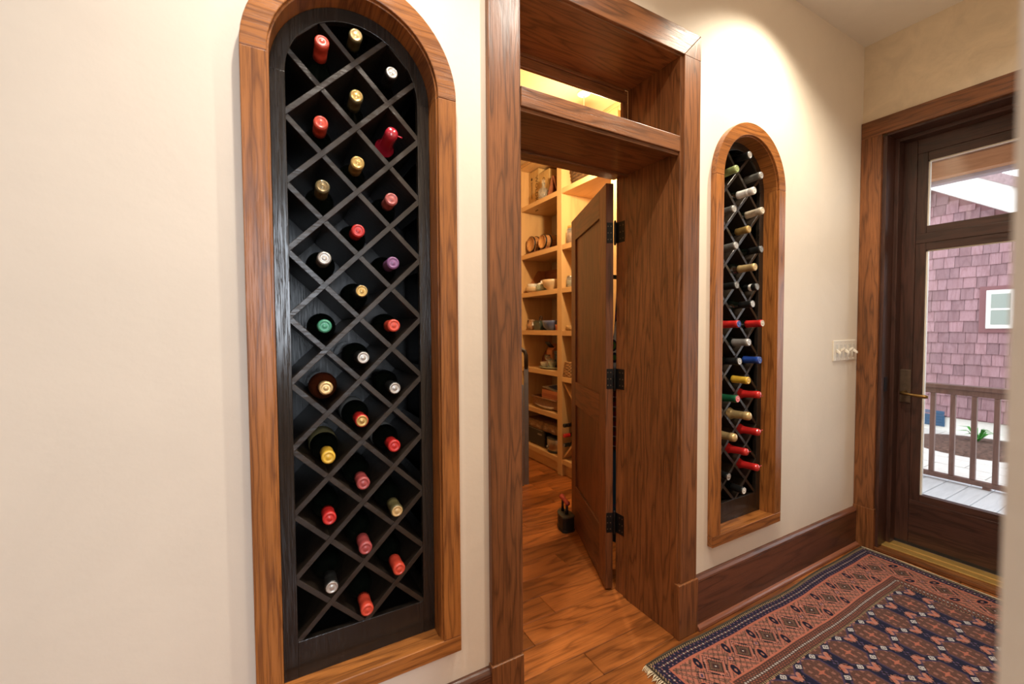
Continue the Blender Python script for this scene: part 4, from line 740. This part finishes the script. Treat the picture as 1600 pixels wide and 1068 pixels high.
# main salmon border with stepped medallions and dark eyes
m3 = (eb >= 0.066) & (eb < 0.196); put(m3, SALM*0.66+PINK*0.34)
P_ = 0.158; am = per(along, P_, 0.375-P_/2); bmid = eb-0.131
step = lambda x, s: np.round(x/s)*s
dm = np.abs(step(am, 0.005))*1.12+np.abs(step(bmid, 0.005))
def band(lo, hi, c): put(m3 & (dm >= lo) & (dm < hi), c)
band(0.0, 0.060, BRN*1.1); band(0.052, 0.060, INKB); band(0.046, 0.052, PINK); band(0.030, 0.035, INKB); band(0.022, 0.030, OLV*1.6); band(0.0, 0.022, BRN*1.3); band(0.008, 0.012, INKB); band(0, 0.004, WHT)
put(m3 & (dm >= 0.035) & (dm < 0.046) & ((np.abs(am)+eb) % 0.012 < 0.006), SALM)
# leaf strokes fanning from the medallions
ln = np.abs(((am*0.75+np.sign(am)*np.abs(bmid)*1.0)) % 0.030-0.015)
put(m3 & (dm > 0.062) & (ln < 0.0065), OLV*1.5); put(m3 & (dm > 0.062) & (ln < 0.0036), BRN*0.8); put(m3 & (dm > 0.062) & (ln < 0.0014), PINK)
put(m3 & (dm > 0.062) & ((np.round(along/0.005)+np.round(eb/0.005)) % 5 == 0), BRN*1.3)
for ao, eo, sl_ in ((-0.046, 0.092, 0.28), (0.046, 0.177, 0.28), (0.079, 0.133, 0.0)):
    aa = per(along, P_, 0.375+ao-P_/2); x_ = aa+sl_*(eb-eo); rr = (x_/0.0125)**2+((eb-eo)/0.0225)**2
    if sl_ == 0.0:
        q_ = np.abs(aa)+np.abs(eb-eo); put(m3 & (q_ < 0.017), INKB); put(m3 & (q_ < 0.012), PINK); put(m3 & (q_ < 0.006), PURP)
    else:
        put(m3 & (rr < 1.9), SALM*1.05); put(m3 & (rr < 1.15), NAVY*0.6); put(m3 & (rr < 0.10), PINK*0.8)
put((eb >= 0.196) & (eb < 0.204), SALM*1.1)
# brown dotted guard
m4 = (eb >= 0.204) & (eb < 0.254); put(m4, BRN*0.95)
for i, eo in enumerate((0.211, 0.2195, 0.229, 0.2385, 0.247)):
    aa = per(along, 0.0135, 0.0067*(i % 2)); put(m4 & (np.abs(aa)+np.abs(eb-eo) < (0.0046 if i == 2 else 0.0034)), WHT*0.75 if i == 2 else SALM*0.8)
put((eb >= 0.254) & (eb < 0.262), INKB); put((eb >= 0.255) & (eb < 0.261) & (along % 0.009 < 0.0045), TAN)
# field: navy ground, brown lozenges in offset rows, salmon flowers, pale diamonds
m5 = eb >= 0.262; put(m5, NAVY)
p1, p2 = 0.192, 0.224
def cells(o1, o2): return per(uu, p1, o1-p1/2), per(vv, p2, o2-p2/2)
sk = 0.0
for (o1, o2) in ((0.707, 0.332), (0.803, 0.444)):
    a_, b_ = cells(o1, o2)
    hexd = np.maximum(np.abs(a_)/0.060, (np.abs(a_)*0.52/0.060+np.abs(b_)/0.062*0.80))
    put(m5 & (hexd < 1.0), BRN*1.1); put(m5 & (hexd < 1.0) & (hexd > 0.90), PURP*0.9); 
    hm = m5 & (hexd < 0.90); put(hm & ((np.round(a_/0.0075)+np.round(b_/0.0075)) % 2 == 0), BRN*1.45)
    put(hm & ((np.round(a_/0.011) % 3 == 0) & (np.round(b_/0.011) % 2 == 0)), PINK*0.55)
    s8 = np.minimum(np.abs(a_)+np.abs(b_)*0.25, np.abs(b_)+np.abs(a_)*0.25); put(hm & (np.hypot(a_, b_) < 0.022) & (s8 < 0.006), SALM)
for (o1, o2) in ((0.707+p1/2, 0.332), (0.803+p1/2, 0.444)):
    a_, b_ = cells(o1, o2)
    for sx in (-1, 1):
        for sy in (-1, 1):
            pa, pb = a_-sx*0.013, b_-sy*0.030; rr = ((pa-sy*sx*pb*0.35)/0.013)**2+(pb/0.017)**2
            put(m5 & (rr < 1.0), PINK*0.85); put(m5 & (rr < 0.25), SALM)
    q_ = np.abs(a_)+np.abs(b_); put(m5 & (q_ < 0.013), PURP*1.3); put(m5 & (q_ < 0.006), INKB)
    put(m5 & (np.abs(np.abs(a_)-np.abs(b_)*0.75) < 0.0028) & (np.abs(b_) < 0.055), INKB)
for (o1, o2) in ((0.707+0.052, 0.332-0.056), (0.803+0.052, 0.444-0.056), (0.707-0.042, 0.332-0.056), (0.803-0.042, 0.444-0.056)):
    a_, b_ = cells(o1, o2); q_ = np.abs(a_)*0.75+np.abs(b_)
    put(m5 & (q_ < 0.017), NAVY); put(m5 & (q_ < 0.0115), WHT); put(m5 & (q_ < 0.0075), NAVY); put(m5 & (q_ < 0.004), WHT)
col *= (1+0.22*(rng.random((nu, nv, 1))-0.5)+0.10*(rng.random((nu, 1, 1))-0.5))
col = np.clip(col, 0, 1)
wob = 0.006*np.sin(uu*5.1+0.6)+0.003*np.sin(uu*12.3); fade = np.clip(1-vv/0.5, 0, 1)
PX = RX0+uu+0.010*np.sin(vv*7+1.0)*np.where(uu > RL/2, (uu/RL), -(1-uu/RL)*0.6); PYy = RY0-vv+wob*fade; PZ = 0.0075+0.0007*np.sin(uu*37+vv*23)+0.0006*rng.random((nu, nv))
verts = np.stack([PX, PYy, PZ], -1).reshape(-1, 3)
idx = np.arange(nu*nv).reshape(nu, nv); quads = np.stack([idx[:-1, :-1], idx[:-1, 1:], idx[1:, 1:], idx[1:, :-1]], -1).reshape(-1, 4)
rg = root('rug', (2.0, -0.5, 0), 'dark red and navy patterned wool rug on the hall floor', 'rug')
me = bpy.data.meshes.new('pile'); me.vertices.add(len(verts)); me.vertices.foreach_set('co', (verts-np.array((2.0, -0.5, 0))).ravel())
me.loops.add(quads.size); me.loops.foreach_set('vertex_index', quads.ravel().astype(np.int32)); me.polygons.add(len(quads))
me.polygons.foreach_set('loop_start', np.arange(0, quads.size, 4, dtype=np.int32)); me.polygons.foreach_set('loop_total', np.full(len(quads), 4, np.int32)); me.update(); me.validate()
ca_ = me.color_attributes.new('knots', 'FLOAT_COLOR', 'POINT'); ca_.data.foreach_set('color', np.concatenate([col.reshape(-1, 3), np.ones((nu*nv, 1))], 1).astype(np.float32).ravel())
RUGM, nt, p = newmat('knotted_wool'); p.inputs['Specular IOR Level'].default_value = 0.15; at = N(nt, 'ShaderNodeVertexColor', layer_name='knots'); L(nt, at.outputs[0], p.inputs['Base Color']); p.inputs['Roughness'].default_value = 0.85
p.inputs['Sheen Weight'].default_value = 0.06; p.inputs['Sheen Roughness'].default_value = 0.5
tc = N(nt, 'ShaderNodeTexCoord'); nz = N(nt, 'ShaderNodeTexNoise', i_Scale=420.0, i_Detail=2.0); L(nt, tc.outputs['Object'], nz.inputs['Vector']); bp = N(nt, 'ShaderNodeBump', i_Strength=0.5, i_Distance=0.002); L(nt, nz.outputs['Fac'], bp.inputs['Height']); L(nt, bp.outputs[0], p.inputs['Normal'])
o = obj('pile', me, RUGM, rg)
# woven edge under the pile and cream fringe
EDGE = plain('olive_binding', (0.06, 0.045, 0.025), 0.8); FRNG = plain('cream_fringe', (0.62, 0.52, 0.36), 0.8)
eb_pts = [verts[idx[i, 0]] for i in range(0, nu, 12)]+[verts[idx[-1, 0]]]; obj('binding', MB().tube([(q[0], q[1], 0.0045) for q in eb_pts], 0.0042, 6), EDGE, rg)
fe = [verts[idx[-1, j]] for j in range(0, nv, 8)]; obj('end_binding', MB().tube([(q[0]+0.003, q[1], 0.0050) for q in fe], 0.0042, 6), FRNG, rg)
mbf = MB(); mbr = MB()
for j in range(0, nv, 2):
    q = verts[idx[0, j]]; ln_ = random.uniform(0.020, 0.034); dy = random.uniform(-0.010, 0.010)
    mbf.tube([(q[0]+0.002, q[1], 0.0055), (q[0]-ln_*0.5, q[1]+dy*0.4, 0.0055), (q[0]-ln_, q[1]+dy, 0.0022)], [0.0018, 0.0017, 0.0010], 5)
    q = verts[idx[-1, j]]
    if j % 4 == 0: mbr.tube([(q[0]-0.001, q[1], 0.006), (q[0]+0.009, q[1]+random.uniform(-0.004, 0.004), 0.0020)], [0.0016, 0.0010], 5)
tag(obj('fringe', mbf, FRNG, rg), kind='stuff'); tag(obj('fringe', mbr, FRNG, rg), kind='stuff')

# ------------------------------------------------------------------ outside: porch, yard and the shingled house
DECK = wood('grey_deck_board', (0.48, 0.50, 0.53), (0.64, 0.66, 0.69), axis='X', rough=0.6, across=8, lines=5, vary=0.06); RAILM = wood('brown_rail_paint', (0.085, 0.042, 0.034), (0.16, 0.085, 0.068), axis='Z', rough=0.45, across=10, lines=4)
dk = root('porch_deck', (3.95, -0.2, -0.02), 'grey board porch deck outside the glazed door', 'deck')
y = -1.39
while y < 1.9:
    obj('deck_board', B(3.125, 4.86, y+0.003, y+0.1255, -0.050, -0.020), DECK, dk, bevel=0.003, seg=1); y += 0.1265
obj('joist', B(3.2, 3.3, -1.38, 1.9, -0.11, -0.0505), RAILM, dk); obj('joist', B(4.68, 4.78, -1.38, 1.9, -0.11, -0.0505), RAILM, dk)
ra = root('porch_railing', (4.75, 0.1, -0.02), 'brown wooden porch railing with square balusters beyond the door', 'railing')
obj('top_rail', B(4.71, 4.79, -1.39, 1.9, 0.735, 0.770), RAILM, ra, bevel=0.005); obj('sub_rail', B(4.732, 4.768, -1.39, 1.9, 0.690, 0.7345), RAILM, ra, bevel=0.003); obj('bottom_rail', B(4.727, 4.773, -1.39, 1.9, 0.000, 0.036), RAILM, ra, bevel=0.003)
for i in range(27): yb = 0.225-0.1195*(i-13); obj('baluster', B(4.735, 4.765, yb-0.015, yb+0.015, 0.0365, 0.6895), RAILM, ra, bevel=0.002, seg=1)
for yb in (-0.092, 1.1, -1.2): obj('foot', B(4.730, 4.770, yb-0.02, yb+0.02, -0.020, -0.0005), RAILM, ra)
pr = root('porch_roof', (4.0, 0, 2.5), 'brown porch roof underside with a beam above the door', 'roof')
SOFF = wood('soffit_board', (0.12, 0.055, 0.03), (0.24, 0.12, 0.07), axis='Y', rough=0.5); BEAM = wood('orange_lit_beam', (0.30, 0.13, 0.06), (0.46, 0.22, 0.11), axis='Y', rough=0.5)  # beam's orange is reflected lamp glow put into its colour
x = 3.13
while x < 4.98: obj('soffit_plank', B(x+0.002, x+0.138, -1.2, 1.6, 2.610, 2.630), SOFF, pr, bevel=0.002, seg=1); x += 0.14
obj('beam', B(4.86, 4.95, -1.2, 1.6, 2.475, 2.6095), BEAM, pr, bevel=0.003); obj('gutter', B(4.955, 5.03, -1.2, 1.6, 2.445, 2.52), plain('mauve_gutter', (0.30, 0.25, 0.28), 0.4), pr, bevel=0.01); obj('roof_deck', B(3.10, 5.0, -1.2, 1.6, 2.6305, 2.66), SOFF, pr)
gd = obj('ground', B(4.0, 16.0, -8, 9, -0.30, -0.118), plain('pale_gravel', (0.55, 0.53, 0.49), 0.8, noise=0.12, nscale=20)); struct(gd, 'pale paved yard between the porch and the house', 'ground')
PAV = plain('pale_paver', (0.62, 0.60, 0.57), 0.75, noise=0.08, nscale=14); pvm = blank(MB().box(-0.146, 0.146, -0.196, 0.196, -0.018, 0).mesh('paver'))
for i in range(9):
    for j in range(6): inst('paver', pvm, PAV, gd, (5.05+0.15+0.30*i, -0.35+0.40*j+(0.2 if i % 2 else 0), -0.100+random.uniform(-0.001, 0.001)))
tag(obj('mulch_bed', MB().lathe([(0.62, -0.02), (0.58, 0.01), (0.45, 0.030), (0.25, 0.040), (0, 0.045)], 28, (6.72, 0.40, -0.100)), plain('dark_mulch', (0.10, 0.055, 0.04), 0.9, noise=0.7, nscale=30, bump=1.0)), 'dark brown mulch bed in front of the shingled house', 'mulch bed', kind='stuff')
plt = root('garden_plant', (6.85, 0.44, -0.06), 'small bright green plant growing in the mulch bed', 'plant'); LEAF = plain('leaf_green', (0.05, 0.30, 0.04), 0.5)
for i in range(16):
    a = i*2.4; t_ = 0.05+0.05*(i % 3); c_, s_ = math.cos(a), math.sin(a); b0 = (6.85, 0.44, -0.060); m0 = (6.85+c_*t_*0.6, 0.44+s_*t_*0.6, 0.0+0.03*(i % 4)); e0 = (6.85+c_*t_*1.3, 0.44+s_*t_*1.3, -0.01+0.03*(i % 4)); px_, py_ = -s_*0.022, c_*0.022
    obj('leaf', MB().add([b0, (m0[0]+px_, m0[1]+py_, m0[2]), e0, (m0[0]-px_, m0[1]-py_, m0[2]), (m0[0], m0[1], m0[2]-0.006)], [(0,1,4), (1,2,4), (2,3,4), (3,0,4)], True), LEAF, plt)
# house
HX = 7.42
hs = root('shingled_house', (HX, 0.8, -0.1), 'neighbouring house wall of reddish wood shingles beyond the porch', 'house')
SHG = wood('red_cedar_shingle', (0.20, 0.100, 0.112), (0.34, 0.205, 0.232), axis='Z', rough=0.7, across=6, lines=6, vary=0.22, bump=0.4)
WHT_T = plain('white_trim', (0.86, 0.86, 0.84), 0.5); MAUV = plain('mauve_trim', (0.20, 0.085, 0.095), 0.5)
def rake(y): return 2.994-(1.068-y)*0.663
poly = [(-3.0, 0.08), (5.0, 0.08), (5.0, rake(5.0)), (-3.0, rake(-3.0))]
poly = [(-1.2, 0.08), (3.2, 0.08), (3.2, rake(3.2)), (-1.2, rake(-1.2))]
obj('wall', MB().prism(poly, HX, HX+0.1, 'X'), MAUV, hs); obj('foundation', B(HX+0.005, HX+0.1, -1.2, 3.2, -0.118, 0.12), plain('white_foundation', (0.80, 0.80, 0.76), 0.8, noise=0.05), hs)
def rk(name, lo, hi, x0_, x1_, mat): obj(name, MB().prism([(-1.2, rake(-1.2)+lo), (3.2, rake(3.2)+lo), (3.2, rake(3.2)+hi), (-1.2, rake(-1.2)+hi)], x0_, x1_, 'X'), mat, hs)
rk('rake_board', 0.0, 0.285, HX-0.28, HX+0.1, WHT_T); rk('roof_edge', 0.286, 0.40, HX-0.32, HX+0.1, plain('roof_edge_shingle', (0.30, 0.21, 0.22), 0.7, noise=0.2))
course, wx0, wx1, wz0, wz1 = 0.1335, 0.335, 0.565, 1.20, 1.66
cell = {}; rest = MB(); k = 0; z = 0.095; rows = 0
widths = [0.085, 0.10, 0.115, 0.13, 0.145]
while z < 4.0:
    y = -1.15+random.uniform(0, 0.08)
    while y < 3.1:
        wd = random.choice(widths); zj = z+random.uniform(-0.006, 0.006); zt = z+course+0.03
        top = min(zt, rake(y)-0.002); ymid = y+wd/2
        inwin = False; ya_, yb_ = y+0.002, y+wd-0.002
        if wz0-0.04 < z+course/2 < wz1+0.04:                      # cut round the window trim
            if ya_ < wx1+0.02 and yb_ > wx1+0.02: ya_ = max(ya_, wx1+0.022)
            elif yb_ > wx0-0.075 and ya_ < wx0-0.075: yb_ = min(yb_, wx0-0.077)
            elif wx0-0.075 <= ya_ <= wx1+0.02: inwin = True
        if top-zj > 0.03 and not inwin and yb_-ya_ > 0.006:
            pr_ = [(HX-0.020-random.uniform(0, 0.004), zj), (HX-0.001, zj), (HX-0.001, top), (HX-0.006, top)]
            mbx = MB().add([(pr_[0][0], ya_, zj), (HX-0.0005, ya_, zj), (HX-0.0005, ya_, top), (HX-0.005, ya_, top), (pr_[0][0], yb_, zj), (HX-0.0005, yb_, zj), (HX-0.0005, yb_, top), (HX-0.005, yb_, top)], [(0,1,2,3), (7,6,5,4), (0,4,5,1), (1,5,6,2), (2,6,7,3), (3,7,4,0)])
            if 0.22 < ymid < 1.22 and k < 298: obj('shingle', mbx, SHG, hs); k += 1
            else: rest.add(mbx.v, mbx.f)
        y += wd
    z += course
tag(obj('shingle_field', rest, SHG, hs), kind='stuff')
wn = obj('window_frame', B(HX-0.045, HX, wx0-0.04, wx1-0.035, wz0+0.005, wz1-0.005), WHT_T, hs, bevel=0.004); obj('window_trim', B(HX-0.03, HX-0.001, wx0-0.08, wx1+0.025, wz0-0.045, wz1+0.045), MAUV, hs, bevel=0.004)
obj('window_glass', B(HX-0.050, HX-0.046, wx0+0.0, wx1-0.075, wz0+0.05, wz1-0.05), plain('grey_green_window', (0.30, 0.36, 0.34), 0.15, coat=0.5), wn)
obj('window_muntin', B(HX-0.054, HX-0.0505, wx0+0.0, wx1-0.075, 1.42, 1.44), WHT_T, wn)
obj('corner_board', B(HX-0.05, HX-0.024, 1.055, 1.11, 2.60, 2.975), WHT_T, hs, bevel=0.003)
vt = obj('crawl_vent', B(HX-0.02, HX+0.004, 0.865, 1.20, -0.045, 0.150), plain('blue_vent', (0.03, 0.10, 0.20), 0.4), hs, bevel=0.004)
for i in range(5): obj('vent_slat', B(HX-0.028, HX-0.0205, 0.885, 1.18, -0.025+0.035*i, -0.013+0.035*i), bpy.data.materials['blue_vent'], vt)
